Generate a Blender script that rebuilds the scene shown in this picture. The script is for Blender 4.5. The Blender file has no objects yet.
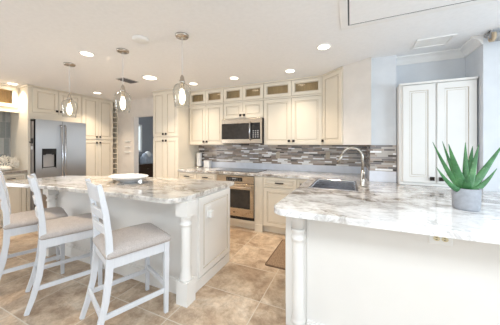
import bpy, math, random
from mathutils import Vector, Matrix, noise as mnoise
from mathutils.geometry import tessellate_polygon
random.seed(7)
PI = math.pi
SC = bpy.context.scene
COL = SC.collection

# ------------------------------------------------------------------ camera
HC = 1.36
cam_d = bpy.data.cameras.new('camera')
cam_d.sensor_width = 36.0
cam_d.lens = 224.0 / 500 * 36
cam_d.shift_y = -(162.5 - 145.6) / 500
cam_d.clip_start = 0.02
cam = bpy.data.objects.new('camera', cam_d)
cam.location = (0, 0, HC)
cam.rotation_euler = (PI / 2, 0, math.radians(24.06))
COL.objects.link(cam)
SC.camera = cam

# ------------------------------------------------------------------ exposure, world, daylight
SC.view_settings.view_transform = 'Standard'
SC.view_settings.look = 'None'
SC.view_settings.gamma = 1
SC.view_settings.use_curve_mapping = False
SC.view_settings.exposure = 0.0

wld = bpy.data.worlds.new('sky')
SC.world = wld
wld.use_nodes = True
bg = wld.node_tree.nodes['Background']
bg.inputs[0].default_value = (0.72, 0.86, 1.0, 1)
bg.inputs[1].default_value = 2.0


def area(name, loc, rot, sx, sy, power, color):
    l = bpy.data.lights.new(name, 'AREA')
    l.shape = 'RECTANGLE'
    l.size = sx
    l.size_y = sy
    l.energy = power
    l.color = color
    o = bpy.data.objects.new(name, l)
    o.location = loc
    o.rotation_euler = rot
    COL.objects.link(o)
    return o


# daylight through the glazed doors, windows and an added skylight on the camera's side of the room
area('daylight_rear', (-0.6, -3.35, 1.72), (PI / 2, 0, 0), 4.6, 1.05, 21, (0.84, 0.92, 1.0))
area('daylight_right', (3.35, 0.6, 1.55), (0, PI / 2, 0), 0.85, 2.6, 72, (0.76, 0.89, 1.0))
area('daylight_left', (-5.75, -1.0, 1.4), (0, -PI / 2, 0), 1.8, 2.0, 55, (0.95, 0.97, 1.0))
area('added_skylight_lamp', (0.3, -0.15, 2.52), (0, 0, 0), 3.4, 0.9, 58, (0.93, 0.97, 1.0))  # made-up skylight lamp, added for soft light from overhead
area('daylight_den', (-6.36, 5.0, 1.6), (0, -PI / 2, 0), 0.85, 0.7, 6, (0.86, 0.93, 1.0))


area('added_den_lamp', (-3.14, 5.1, 1.45), (0, PI / 2, 0), 1.2, 1.3, 12, (0.95, 0.97, 1.0))  # added lamp that brightens the den and the door jamb


# ------------------------------------------------------------------ materials
def new_mat(name):
    m = bpy.data.materials.new(name)
    m.use_nodes = True
    nt = m.node_tree
    for n in list(nt.nodes):
        nt.nodes.remove(n)
    out = nt.nodes.new('ShaderNodeOutputMaterial')
    return m, nt, out


def N(nt, t, **kw):
    n = nt.nodes.new(t)
    for k, v in kw.items():
        if k.startswith('_'):
            setattr(n, k[1:], v)
        else:
            n.inputs[k.replace('__', ' ')].default_value = v
    return n


def coords(nt, kind='pos', scale=(1, 1, 1), loc=(0, 0, 0), rot=(0, 0, 0)):
    if kind == 'pos':
        g = nt.nodes.new('ShaderNodeNewGeometry')
        s = g.outputs['Position']
    else:
        g = nt.nodes.new('ShaderNodeTexCoord')
        s = g.outputs['Object']
    mp = nt.nodes.new('ShaderNodeMapping')
    mp.inputs['Scale'].default_value = scale
    mp.inputs['Location'].default_value = loc
    mp.inputs['Rotation'].default_value = rot
    nt.links.new(s, mp.inputs['Vector'])
    return mp.outputs['Vector']


def ramp(nt, fac, stops, interp='LINEAR'):
    r = nt.nodes.new('ShaderNodeValToRGB')
    r.color_ramp.interpolation = interp
    e = r.color_ramp.elements
    while len(e) > 1:
        e.remove(e[-1])
    e[0].position = stops[0][0]
    e[0].color = (*stops[0][1], 1)
    for p, c in stops[1:]:
        x = e.new(p)
        x.color = (*c, 1)
    nt.links.new(fac, r.inputs['Fac'])
    return r.outputs['Color']


def mixc(nt, fac, a, b, mode='MIX'):
    m = nt.nodes.new('ShaderNodeMix')
    m.data_type = 'RGBA'
    m.blend_type = mode
    for key, v in ((0, fac), (6, a), (7, b)):
        if isinstance(v, (int, float)):
            m.inputs[key].default_value = v
        elif isinstance(v, tuple):
            m.inputs[key].default_value = (*v, 1)
        else:
            nt.links.new(v, m.inputs[key])
    return m.outputs[2]


def bumpn(nt, h, strength=0.1, dist=0.01):
    b = nt.nodes.new('ShaderNodeBump')
    b.inputs['Strength'].default_value = strength
    b.inputs['Distance'].default_value = dist
    nt.links.new(h, b.inputs['Height'])
    return b.outputs['Normal']


def principled(nt, out, col, rough=0.5, metal=0.0, normal=None, **kw):
    p = nt.nodes.new('ShaderNodeBsdfPrincipled')
    if isinstance(col, tuple):
        p.inputs['Base Color'].default_value = (*col, 1)
    else:
        nt.links.new(col, p.inputs['Base Color'])
    if isinstance(rough, (int, float)):
        p.inputs['Roughness'].default_value = rough
    else:
        nt.links.new(rough, p.inputs['Roughness'])
    p.inputs['Metallic'].default_value = metal
    if normal is not None:
        nt.links.new(normal, p.inputs['Normal'])
    for k, v in kw.items():
        p.inputs[k.replace('__', ' ')].default_value = v
    nt.links.new(p.outputs[0], out.inputs[0])
    return p


def paint(name, c, rough=0.45, var=0.04, scale=6.0, bump=0.03, kind='pos', metal=0.0, stretch=(1, 1, 1), **kw):
    m, nt, out = new_mat(name)
    v = coords(nt, kind, scale=stretch)
    n = N(nt, 'ShaderNodeTexNoise', Scale=scale, Detail=4.0)
    nt.links.new(v, n.inputs['Vector'])
    d = tuple(max(0, x * (1 - var)) for x in c)
    u = tuple(min(1, x * (1 + var)) for x in c)
    col = ramp(nt, n.outputs['Fac'], [(0.3, d), (0.7, u)])
    principled(nt, out, col, rough, metal, bumpn(nt, n.outputs['Fac'], bump, 0.004), **kw)
    return m


def emit(name, c, s):
    m, nt, out = new_mat(name)
    e = N(nt, 'ShaderNodeEmission', Strength=s)
    e.inputs['Color'].default_value = (*c, 1)
    nt.links.new(e.outputs[0], out.inputs[0])
    return m


def glass(name, tint=(1, 1, 1), refl=1.0, ior=1.45):
    m, nt, out = new_mat(name)
    v = coords(nt)
    n = N(nt, 'ShaderNodeTexNoise', Scale=3.0)
    nt.links.new(v, n.inputs['Vector'])
    bn = bumpn(nt, n.outputs['Fac'], 0.02, 0.002)
    t = N(nt, 'ShaderNodeBsdfTransparent')
    t.inputs['Color'].default_value = (*tint, 1)
    g = N(nt, 'ShaderNodeBsdfGlossy', Roughness=0.03)
    nt.links.new(bn, g.inputs['Normal'])
    f = N(nt, 'ShaderNodeLayerWeight', Blend=0.5)
    pw = N(nt, 'ShaderNodeMath', _operation='POWER')
    nt.links.new(f.outputs['Facing'], pw.inputs[0])
    pw.inputs[1].default_value = 3.0
    mu = N(nt, 'ShaderNodeMath', _operation='MULTIPLY_ADD')
    nt.links.new(pw.outputs[0], mu.inputs[0])
    mu.inputs[1].default_value = 0.55 * refl
    mu.inputs[2].default_value = 0.04 * refl
    mx = N(nt, 'ShaderNodeMixShader')
    nt.links.new(mu.outputs[0], mx.inputs[0])
    nt.links.new(t.outputs[0], mx.inputs[1])
    nt.links.new(g.outputs[0], mx.inputs[2])
    nt.links.new(mx.outputs[0], out.inputs[0])
    return m


def granite(name, shift, white, brown, patch=0.5, drift=None):
    m, nt, out = new_mat(name)
    v = coords(nt, 'pos', loc=shift, rot=(0, 0, 0.5), scale=(1.0, 1.6, 1.0))
    big = N(nt, 'ShaderNodeTexNoise', Scale=1.3, Detail=5.0, Roughness=0.6, Distortion=0.8)
    mid = N(nt, 'ShaderNodeTexNoise', Scale=7.0, Detail=10.0, Roughness=0.75, Distortion=0.7)
    fine = N(nt, 'ShaderNodeTexNoise', Scale=70.0, Detail=3.0)
    vein = N(nt, 'ShaderNodeTexNoise', Scale=1.6, Detail=6.0, Roughness=0.55, Distortion=1.6)
    for n in (big, mid, fine, vein):
        nt.links.new(v, n.inputs['Vector'])
    src = big.outputs['Fac']
    if drift:      # the slab runs from white into brown cloud along its length
        g = nt.nodes.new('ShaderNodeNewGeometry')
        d = nt.nodes.new('ShaderNodeVectorMath')
        d.operation = 'DOT_PRODUCT'
        nt.links.new(g.outputs['Position'], d.inputs[0])
        d.inputs[1].default_value = (drift[0], drift[1], 0)
        a = N(nt, 'ShaderNodeMath', _operation='ADD')
        nt.links.new(d.outputs['Value'], a.inputs[0])
        a.inputs[1].default_value = drift[2]
        cl = N(nt, 'ShaderNodeClamp')
        cl.inputs['Min'].default_value = -0.16
        cl.inputs['Max'].default_value = 0.14
        nt.links.new(a.outputs[0], cl.inputs['Value'])
        a2 = N(nt, 'ShaderNodeMath', _operation='ADD')
        nt.links.new(cl.outputs[0], a2.inputs[0])
        nt.links.new(src, a2.inputs[1])
        src = a2.outputs[0]
    fac = ramp(nt, src, [(patch - 0.07, (0, 0, 0)), (patch + 0.10, (1, 1, 1))])
    c1 = ramp(nt, mid.outputs['Fac'], [(0.34, tuple(x * 0.42 for x in brown)), (0.45, tuple(x * 0.85 for x in brown)),
                                       (0.53, tuple((a + b) / 2 for a, b in zip(brown, white))), (0.63, white)])
    base_w = ramp(nt, mid.outputs['Fac'], [(0.30, tuple(x * 0.62 for x in white)), (0.43, tuple(x * 0.93 for x in white)), (0.5, white), (1.0, white)])
    c = mixc(nt, fac, base_w, c1)
    vf = ramp(nt, vein.outputs['Fac'], [(0.480, (0, 0, 0)), (0.497, (0.5, 0.5, 0.5)), (0.512, (0, 0, 0))])
    c = mixc(nt, vf, c, (0.34, 0.33, 0.33))
    sp = ramp(nt, fine.outputs['Fac'], [(0.30, (0.72, 0.71, 0.70)), (0.42, (1, 1, 1))])
    c = mixc(nt, 0.6, c, sp, 'MULTIPLY')
    principled(nt, out, c, 0.10, 0.0, None, Coat__Weight=0.3, Coat__Roughness=0.04)
    return m


def floor_mat():
    m, nt, out = new_mat('travertine_tile')
    v = coords(nt, 'pos', loc=(0.715 + 0.595 * 20, -0.865 + 0.475 * 20, 0))
    b = N(nt, 'ShaderNodeTexBrick', Scale=1.0)
    b.offset = 0.0
    b.squash = 1.0
    b.inputs['Brick Width'].default_value = 0.595
    b.inputs['Row Height'].default_value = 0.475
    b.inputs['Mortar Size'].default_value = 0.004
    b.inputs['Mortar Smooth'].default_value = 0.15
    b.inputs['Color1'].default_value = (0, 0, 0, 1)
    b.inputs['Color2'].default_value = (1, 1, 1, 1)
    nt.links.new(v, b.inputs['Vector'])
    # every tile is cut from another piece of stone
    w = nt.nodes.new('ShaderNodeVectorMath')
    w.operation = 'MULTIPLY_ADD'
    nt.links.new(b.outputs['Color'], w.inputs[0])
    w.inputs[1].default_value = (9, 5, 7)
    nt.links.new(v, w.inputs[2])
    n1 = N(nt, 'ShaderNodeTexNoise', Scale=3.2, Detail=10.0, Roughness=0.70, Distortion=0.5)
    n2 = N(nt, 'ShaderNodeTexNoise', Scale=9.0, Detail=12.0, Roughness=0.80, Distortion=0.3)
    nt.links.new(w.outputs[0], n1.inputs['Vector'])
    nt.links.new(w.outputs[0], n2.inputs['Vector'])
    c1 = ramp(nt, n1.outputs['Fac'], [(0.26, (0.27, 0.185, 0.125)), (0.42, (0.44, 0.325, 0.23)),
                                      (0.55, (0.58, 0.465, 0.35)), (0.70, (0.72, 0.64, 0.54))])
    c2 = ramp(nt, n2.outputs['Fac'], [(0.36, (0.50, 0.44, 0.39)), (0.52, (0.95, 0.93, 0.91)), (0.64, (1.22, 1.22, 1.22))])
    c = mixc(nt, 0.75, c1, c2, 'MULTIPLY')
    tone = ramp(nt, b.outputs['Color'], [(0.0, (0.84, 0.82, 0.80)), (1.0, (1.10, 1.10, 1.10))])
    c = mixc(nt, 0.7, c, tone, 'MULTIPLY')
    c = mixc(nt, b.outputs['Fac'], c, (0.62, 0.55, 0.46))
    inv = N(nt, 'ShaderNodeMath', _operation='SUBTRACT')
    inv.inputs[0].default_value = 1.0
    nt.links.new(b.outputs['Fac'], inv.inputs[1])
    principled(nt, out, c, 0.34, 0.0, bumpn(nt, inv.outputs[0], 0.35, 0.003))
    return m


def mosaic(name, axis, rows=0.024, width=0.185, cols=None, seed=0.0, rough=0.22):
    """thin strips of stone and glass; axis 0: wall along x, axis 1: wall along y"""
    m, nt, out = new_mat(name)
    g = nt.nodes.new('ShaderNodeNewGeometry')
    s = nt.nodes.new('ShaderNodeSeparateXYZ')
    nt.links.new(g.outputs['Position'], s.inputs[0])
    cb = nt.nodes.new('ShaderNodeCombineXYZ')
    ad = N(nt, 'ShaderNodeMath', _operation='ADD')
    nt.links.new(s.outputs[axis], ad.inputs[0])
    ad.inputs[1].default_value = 20 + seed
    nt.links.new(ad.outputs[0], cb.inputs[0])
    nt.links.new(s.outputs[2], cb.inputs[1])
    b = N(nt, 'ShaderNodeTexBrick', Scale=1.0)
    b.offset = 0.37
    b.offset_frequency = 2
    b.squash = 0.62
    b.squash_frequency = 3
    b.inputs['Brick Width'].default_value = width
    b.inputs['Row Height'].default_value = rows
    b.inputs['Mortar Size'].default_value = 0.0016
    b.inputs['Bias'].default_value = 0.0
    b.inputs['Color1'].default_value = (0, 0, 0, 1)
    b.inputs['Color2'].default_value = (1, 1, 1, 1)
    nt.links.new(cb.outputs[0], b.inputs['Vector'])
    cols = cols or [(0.0, (0.055, 0.042, 0.036)), (0.10, (0.27, 0.205, 0.17)), (0.24, (0.17, 0.15, 0.15)), (0.36, (0.42, 0.35, 0.30)),
                    (0.50, (0.30, 0.27, 0.265)), (0.62, (0.50, 0.46, 0.43)), (0.74, (0.20, 0.15, 0.12)), (0.84, (0.90, 0.90, 0.92))]
    c = ramp(nt, b.outputs['Color'], cols, 'CONSTANT')
    n = N(nt, 'ShaderNodeTexNoise', Scale=40.0, Detail=3.0)
    nt.links.new(cb.outputs[0], n.inputs['Vector'])
    c = mixc(nt, 0.35, c, ramp(nt, n.outputs['Fac'], [(0.3, (0.75, 0.74, 0.72)), (0.7, (1.1, 1.1, 1.1))]), 'MULTIPLY')
    c = mixc(nt, b.outputs['Fac'], c, (0.50, 0.46, 0.43))
    principled(nt, out, c, rough)
    return m


def brushed(name, c, rough=0.26, axis=(60, 60, 1)):
    m, nt, out = new_mat(name)
    v = coords(nt, 'pos', scale=axis)
    n = N(nt, 'ShaderNodeTexNoise', Scale=8.0, Detail=3.0)
    nt.links.new(v, n.inputs['Vector'])
    r = ramp(nt, n.outputs['Fac'], [(0.3, (rough * 0.85,) * 3), (0.7, (rough * 1.15,) * 3)])
    principled(nt, out, c, r, 1.0)
    return m


def weave(name, a, b, scale=220.0, kind='obj'):
    m, nt, out = new_mat(name)
    v = coords(nt, kind)
    w1 = N(nt, 'ShaderNodeTexNoise', Scale=scale, Detail=2.0)
    w2 = N(nt, 'ShaderNodeTexNoise', Scale=scale * 0.12, Detail=4.0)
    for w in (w1, w2):
        nt.links.new(v, w.inputs['Vector'])
    c = ramp(nt, w1.outputs['Fac'], [(0.35, a), (0.65, b)])
    c = mixc(nt, 0.3, c, ramp(nt, w2.outputs['Fac'], [(0.35, (0.86, 0.85, 0.84)), (0.65, (1.05, 1.05, 1.05))]), 'MULTIPLY')
    principled(nt, out, c, 0.9, 0.0, bumpn(nt, w1.outputs['Fac'], 0.25, 0.003))
    return m


M = {}
M['wall'] = paint('wall_paint_warm', (0.78, 0.745, 0.71), 0.7)
M['wall_daylit'] = paint('wall_paint_daylit', (0.69, 0.715, 0.75), 0.7)  # bluish window daylight is painted into the wall colour
M['wall_white'] = paint('wall_paint_white', (0.84, 0.84, 0.85), 0.7)
M['ceiling'] = paint('ceiling_paint', (0.885, 0.89, 0.905), 0.8, 0.02, 30, 0.05)
M['trim'] = paint('trim_white', (0.86, 0.855, 0.85), 0.45, 0.02)
M['floor'] = floor_mat()
M['cream'] = paint('cabinet_cream_lamplit', (0.80, 0.735, 0.625), 0.40, 0.02, 3)  # cabinet paint with the warm lamp light mixed into its colour
M['white_cab'] = paint('cabinet_white_daylit', (0.815, 0.80, 0.775), 0.40, 0.02, 3)  # same cabinet paint, its pale daylight look put into the colour
M['glaze'] = paint('glaze_line_tan', (0.49, 0.41, 0.30), 0.5, 0.08)
M['glaze_w'] = paint('glaze_line_grey', (0.55, 0.49, 0.41), 0.5, 0.08)
M['bronze'] = paint('dark_bronze', (0.035, 0.028, 0.024), 0.35, 0.1, metal=0.6)
M['cab_in'] = paint('cabinet_interior_wood', (0.72, 0.53, 0.31), 0.6, 0.12, 5, stretch=(12, 12, 1))
M['pane'] = glass('cabinet_glass', (0.93, 0.92, 0.88), 0.9, 1.5)
M['granite'] = granite('granite_peninsula', (3.1, 1.4, 0), (0.93, 0.935, 0.945), (0.33, 0.285, 0.245), 0.50, (-0.13, 0.30, -0.56))
M['granite_i'] = granite('granite_island_warmed', (7.7, 4.2, 0), (0.80, 0.785, 0.76), (0.42, 0.365, 0.31), 0.44)  # same stone: slab variation plus warm reflected light painted into its tone
M['granite_d'] = granite('granite_bar', (1.7, 9.2, 0), (0.45, 0.42, 0.38), (0.26, 0.21, 0.17), 0.40)
M['mosaic'] = mosaic('mosaic_tile', 0)
M['mosaic_y'] = mosaic('mosaic_tile_side', 1, seed=1.3)
M['glass_tile'] = mosaic('glass_tile_grey', 1, 0.30, 0.075, [(0.0, (0.24, 0.26, 0.26)), (0.3, (0.34, 0.355, 0.35)), (0.6, (0.28, 0.30, 0.295)), (0.85, (0.42, 0.43, 0.42))], 0.4, 0.12)
M['upstand'] = paint('upstand_stone_daylit', (0.74, 0.77, 0.85), 0.25, 0.06, 9)  # blue-grey of reflected daylight is painted into the stone
M['steel'] = brushed('brushed_steel', (0.52, 0.52, 0.54), 0.13, (1, 1, 60))
def banded_steel():
    m, nt, out = new_mat('fridge_steel')
    v = coords(nt, 'pos', scale=(60, 60, 1))
    n = N(nt, 'ShaderNodeTexNoise', Scale=8.0, Detail=3.0)
    nt.links.new(v, n.inputs['Vector'])
    r = ramp(nt, n.outputs['Fac'], [(0.3, (0.38,) * 3), (0.7, (0.42,) * 3)])
    p = principled(nt, out, (0.42, 0.41, 0.41), r, 1.0)
    p.inputs['Anisotropic'].default_value = 0.96
    cb = nt.nodes.new('ShaderNodeCombineXYZ')
    cb.inputs[1].default_value = 1.0
    nt.links.new(cb.outputs[0], p.inputs['Tangent'])
    return m


M['steel_f'] = banded_steel()
M['steel_w'] = brushed('brushed_steel_warm_reflection', (0.58, 0.495, 0.40), 0.28, (1, 1, 60))  # warm reflection of the floor painted into the steel colour
M['steel_side'] = paint('fridge_side_grey', (0.33, 0.30, 0.28), 0.5, 0.05)
M['nickel'] = brushed('brushed_nickel', (0.52, 0.48, 0.43), 0.22, (10, 10, 60))
M['black'] = paint('black_gloss', (0.012, 0.012, 0.013), 0.12, 0.1)
M['blackm'] = paint('black_matte', (0.025, 0.024, 0.023), 0.5, 0.1)
M['dark_glass'] = paint('oven_glass', (0.035, 0.032, 0.03), 0.06, 0.2, 20)
M['grey_plastic'] = paint('grey_plastic', (0.35, 0.35, 0.36), 0.4)
M['white_gloss'] = paint('white_ceramic', (0.86, 0.87, 0.89), 0.12, 0.01)
M['white_plastic'] = paint('white_plastic', (0.85, 0.85, 0.84), 0.35, 0.01)
M['ivory'] = paint('ivory_plastic', (0.74, 0.66, 0.44), 0.4, 0.02)
M['taupe'] = paint('taupe_plastic', (0.47, 0.40, 0.32), 0.4, 0.02)
M['tan_plastic'] = paint('tan_plastic', (0.52, 0.41, 0.28), 0.5)
M['stool'] = paint('stool_white_wood', (0.66, 0.675, 0.71), 0.42, 0.03, 10, 0.05, 'obj', stretch=(8, 8, 1))
M['seat'] = weave('seat_fabric', (0.40, 0.355, 0.33), (0.53, 0.485, 0.46))
M['mat'] = weave('doormat_weave', (0.20, 0.13, 0.08), (0.40, 0.28, 0.19), 90.0)
M['mat_edge'] = paint('mat_border', (0.13, 0.075, 0.045), 0.8)
M['clear'] = glass('pendant_glass', (0.97, 0.97, 0.96), 1.3, 1.5)
M['bulb'] = emit('bulb_glow', (1.0, 0.86, 0.62), 9.0)
M['lens'] = emit('downlight_glow', (1.0, 0.88, 0.70), 8.0)
M['blind'] = paint('blind_grey', (0.52, 0.55, 0.58), 0.6)
M['cord'] = paint('cord_white', (0.72, 0.72, 0.72), 0.5)
M['aloe'] = None
M['pot'] = paint('concrete_pot', (0.37, 0.385, 0.42), 0.75, 0.14, 28, 0.3)
M['soil'] = paint('soil', (0.05, 0.035, 0.025), 0.95, 0.4, 60, 0.6)
M['coral'] = paint('coral_white', (0.88, 0.84, 0.76), 0.7, 0.08, 30, 0.3)
M['paper'] = paint('paper_white', (0.86, 0.86, 0.86), 0.85, 0.02, 40)
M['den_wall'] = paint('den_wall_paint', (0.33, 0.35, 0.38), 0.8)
M['den_wood'] = paint('dark_wood', (0.06, 0.032, 0.018), 0.35, 0.3, 4, stretch=(1, 1, 14))
M['linen'] = paint('blue_grey_fabric', (0.42, 0.47, 0.54), 0.9, 0.15, 12, 0.3)
M['shadow_gap'] = paint('gap_dark', (0.10, 0.10, 0.105), 0.8)
M['chrome'] = brushed('chrome', (0.80, 0.80, 0.82), 0.10)


def aloe_mat():
    m, nt, out = new_mat('aloe_leaf')
    v = coords(nt, 'pos')
    n = N(nt, 'ShaderNodeTexNoise', Scale=14.0, Detail=5.0)
    n2 = N(nt, 'ShaderNodeTexNoise', Scale=120.0, Detail=2.0)
    nt.links.new(v, n.inputs['Vector'])
    nt.links.new(v, n2.inputs['Vector'])
    c = ramp(nt, n.outputs['Fac'], [(0.3, (0.032, 0.125, 0.045)), (0.55, (0.07, 0.22, 0.078)), (0.75, (0.13, 0.31, 0.125))])
    c = mixc(nt, ramp(nt, n2.outputs['Fac'], [(0.66, (0, 0, 0)), (0.74, (0.6, 0.6, 0.6))]), c, (0.42, 0.55, 0.38))
    principled(nt, out, c, 0.38, 0.0, bumpn(nt, n.outputs['Fac'], 0.1, 0.004), Subsurface__Weight=0.0)
    return m


M['aloe'] = aloe_mat()


# ------------------------------------------------------------------ mesh helpers
class MB:
    def __init__(s):
        s.v, s.f, s.m, s.s = [], [], [], []

    def face(s, idx, m=0, smooth=False):
        s.f.append(tuple(idx))
        s.m.append(m)
        s.s.append(smooth)

    def add(s, pts):
        b = len(s.v)
        s.v += [tuple(p) for p in pts]
        return b

    def box(s, x0, x1, y0, y1, z0, z1, m=0):
        b = s.add([(x0, y0, z0), (x1, y0, z0), (x1, y1, z0), (x0, y1, z0), (x0, y0, z1), (x1, y0, z1), (x1, y1, z1), (x0, y1, z1)])
        for q in ((0, 3, 2, 1), (4, 5, 6, 7), (0, 1, 5, 4), (1, 2, 6, 5), (2, 3, 7, 6), (3, 0, 4, 7)):
            s.face([b + i for i in q], m)
        return s

    def loft(s, rings, m=0, smooth=False, cap=(True, True), closed=True):
        """rings: list of equally long point lists; m may be a list per band"""
        k = len(rings[0])
        bs = [s.add(r) for r in rings]
        for i in range(len(rings) - 1):
            mm = m[i] if isinstance(m, (list, tuple)) else m
            for j in range(k if closed else k - 1):
                j2 = (j + 1) % k
                s.face((bs[i] + j, bs[i] + j2, bs[i + 1] + j2, bs[i + 1] + j), mm, smooth)
        m0 = m[0] if isinstance(m, (list, tuple)) else m
        m1 = m[-1] if isinstance(m, (list, tuple)) else m
        if cap[0]:
            s.face([bs[0] + j for j in reversed(range(k))], m0)
        if cap[1]:
            s.face([bs[-1] + j for j in range(k)], m1)
        return s

    def lathe(s, prof, c=(0, 0, 0), n=24, m=0, smooth=True, cap=(True, True), sx=1.0, sy=1.0):
        rings = [[(c[0] + sx * r * math.cos(2 * PI * j / n), c[1] + sy * r * math.sin(2 * PI * j / n), c[2] + z) for j in range(n)] for r, z in prof]
        return s.loft(rings, m, smooth, cap)

    def tube(s, pts, r, n=10, m=0, smooth=True, flat=None):
        pts = [Vector(p) for p in pts]
        rs = r if isinstance(r, (list, tuple)) else [r] * len(pts)
        rings = []
        up = Vector((0, 0, 1))
        prev = None
        for i, p in enumerate(pts):
            t = (pts[min(i + 1, len(pts) - 1)] - pts[max(i - 1, 0)]).normalized()
            if prev is None:
                a = t.cross(up)
                if a.length < 1e-3:
                    a = Vector((1, 0, 0))
            else:
                a = prev - t * prev.dot(t)
                if a.length < 1e-4:
                    a = t.cross(up)
            a.normalize()
            prev = a
            b = t.cross(a)
            rings.append([p + (a * math.cos(2 * PI * j / n) + b * math.sin(2 * PI * j / n)) * rs[i] for j in range(n)])
        return s.loft(rings, m, smooth)

    def bar(s, pts, w, d, side, m=0):
        """rectangular bar through pts; side = fixed sideways direction (width w), d across it; w, d may be lists"""
        pts = [Vector(p) for p in pts]
        side = Vector(side).normalized()
        rings = []
        for i, p in enumerate(pts):
            t = (pts[min(i + 1, len(pts) - 1)] - pts[max(i - 1, 0)]).normalized()
            b = t.cross(side).normalized()
            ww = w[i] if isinstance(w, (list, tuple)) else w
            dd = d[i] if isinstance(d, (list, tuple)) else d
            a = side * ww / 2
            b = b * dd / 2
            rings.append([p - a - b, p + a - b, p + a + b, p - a + b])
        return s.loft(rings, m)

    def prism(s, outer, z0, z1, holes=(), m=0, chamfer=0.0):
        def off(poly, d):
            n = len(poly)
            res = []
            for i in range(n):
                p0, p1, p2 = Vector(poly[i - 1]), Vector(poly[i]), Vector(poly[(i + 1) % n])
                e1 = (p1 - p0).normalized()
                e2 = (p2 - p1).normalized()
                n1 = Vector((-e1.y, e1.x))
                n2 = Vector((-e2.y, e2.x))
                k = (n1 + n2)
                k = k / max(0.3, 1 + n1.dot(n2))
                res.append(tuple(p1 + k * d))
            return res
        loops = [list(outer)] + [list(h) for h in holes]
        levels = [(0.0, z0)] + ([(0.0, z1 - chamfer), (chamfer * 0.35, z1 - chamfer * 0.3), (chamfer, z1)] if chamfer else [(0.0, z1)])
        tops, bots = [], []
        for li, lp in enumerate(loops):
            bs = []
            for d, z in levels:
                q = off(lp, d) if d else lp
                bs.append(s.add([(x, y, z) for x, y in q]))
            n = len(lp)
            for a, b in zip(bs, bs[1:]):
                for j in range(n):
                    j2 = (j + 1) % n
                    s.face((a + j, a + j2, b + j2, b + j), m)
            tops.append((bs[-1], off(lp, levels[-1][0]) if levels[-1][0] else lp))
            bots.append((bs[0], lp))
        for sets, flip in ((tops, False), (bots, True)):
            idx = [b + j for b, lp in sets for j in range(len(lp))]
            tris = tessellate_polygon([[Vector((x, y, 0)) for x, y in lp] for b, lp in sets])
            flat = [Vector((x, y)) for b, lp in sets for x, y in lp]
            for t in tris:
                a, b_, c = (flat[i] for i in t)
                ccw = (b_ - a).x * (c - a).y - (b_ - a).y * (c - a).x > 0
                t = list(t) if ccw != flip else list(reversed(t))
                s.face([idx[i] for i in t], m)
        return s


OFF = {}


def obj(name, mb, mats, parent=None, loc=None, bevel=0.0, subsurf=0):
    """ONE mesh object. Its vertices are given in world coordinates (or in its thing's frame)."""
    o_ = OFF.get(parent.name, Vector()) if parent else Vector(loc or (0, 0, 0))
    me = bpy.data.meshes.new(name)
    me.from_pydata([(v[0] - o_[0], v[1] - o_[1], v[2] - o_[2]) for v in mb.v], [], mb.f)
    if not isinstance(mats, (list, tuple)):
        mats = [mats]
    for m in mats:
        me.materials.append(m)
    me.polygons.foreach_set('material_index', mb.m)
    me.polygons.foreach_set('use_smooth', mb.s)
    me.update()
    import bmesh
    bm = bmesh.new()
    bm.from_mesh(me)
    bmesh.ops.recalc_face_normals(bm, faces=bm.faces[:])
    bm.to_mesh(me)
    bm.free()
    o = bpy.data.objects.new(name, me)
    COL.objects.link(o)
    if parent:
        o.parent = parent
        OFF[o.name] = o_
    else:
        o.location = o_
        OFF[o.name] = o_
    if bevel:
        b = o.modifiers.new('bevel', 'BEVEL')
        b.width = bevel
        b.segments = 2
        b.limit_method = 'ANGLE'
        b.angle_limit = math.radians(40)
    if subsurf:
        u = o.modifiers.new('subsurf', 'SUBSURF')
        u.levels = u.render_levels = subsurf
    return o


def thing(name, label, cat, loc=(0, 0, 0), group=None):
    o = bpy.data.objects.new(name, None)
    o.empty_display_size = 0.1
    COL.objects.link(o)
    o.location = loc
    OFF[o.name] = Vector(loc)
    return tag(o, label, cat, group)


def tag(o, label, cat, group=None):
    o['label'] = label
    o['category'] = cat
    if group:
        o['group'] = group
    return o


def struct(name, mb, mats, parent=None, bevel=0.0):
    o = obj(name, mb, mats, parent, bevel=bevel)
    if not parent:
        o['kind'] = 'structure'
    return o


def dup(root, loc, rz, label):
    r = root.copy()
    COL.objects.link(r)
    r.location = loc
    r.rotation_euler = (0, 0, rz)
    r['label'] = label
    for ch in list(root.children):
        c = ch.copy()
        COL.objects.link(c)
        c.parent = r
        for g in ch.children:
            d = g.copy()
            COL.objects.link(d)
            d.parent = c
    return r


class Frame:
    """a cabinet front: o = lower left corner on the face, u = along, n = out of the face"""
    def __init__(s, o, u, n):
        s.o, s.u, s.n = Vector(o), Vector(u).normalized(), Vector(n).normalized()

    def p(s, a, z, d=0.0):
        q = s.o + s.u * a + s.n * d
        return (q.x, q.y, q.z + z)


def rect(F, a0, a1, z0, z1, d):
    return [F.p(a0, z0, d), F.p(a1, z0, d), F.p(a1, z1, d), F.p(a0, z1, d)]


def fbox(mb, F, a0, a1, z0, z1, d0, d1, m=0):
    mb.loft([rect(F, a0, a1, z0, z1, d0), rect(F, a0, a1, z0, z1, d1)], m)
    return mb


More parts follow.
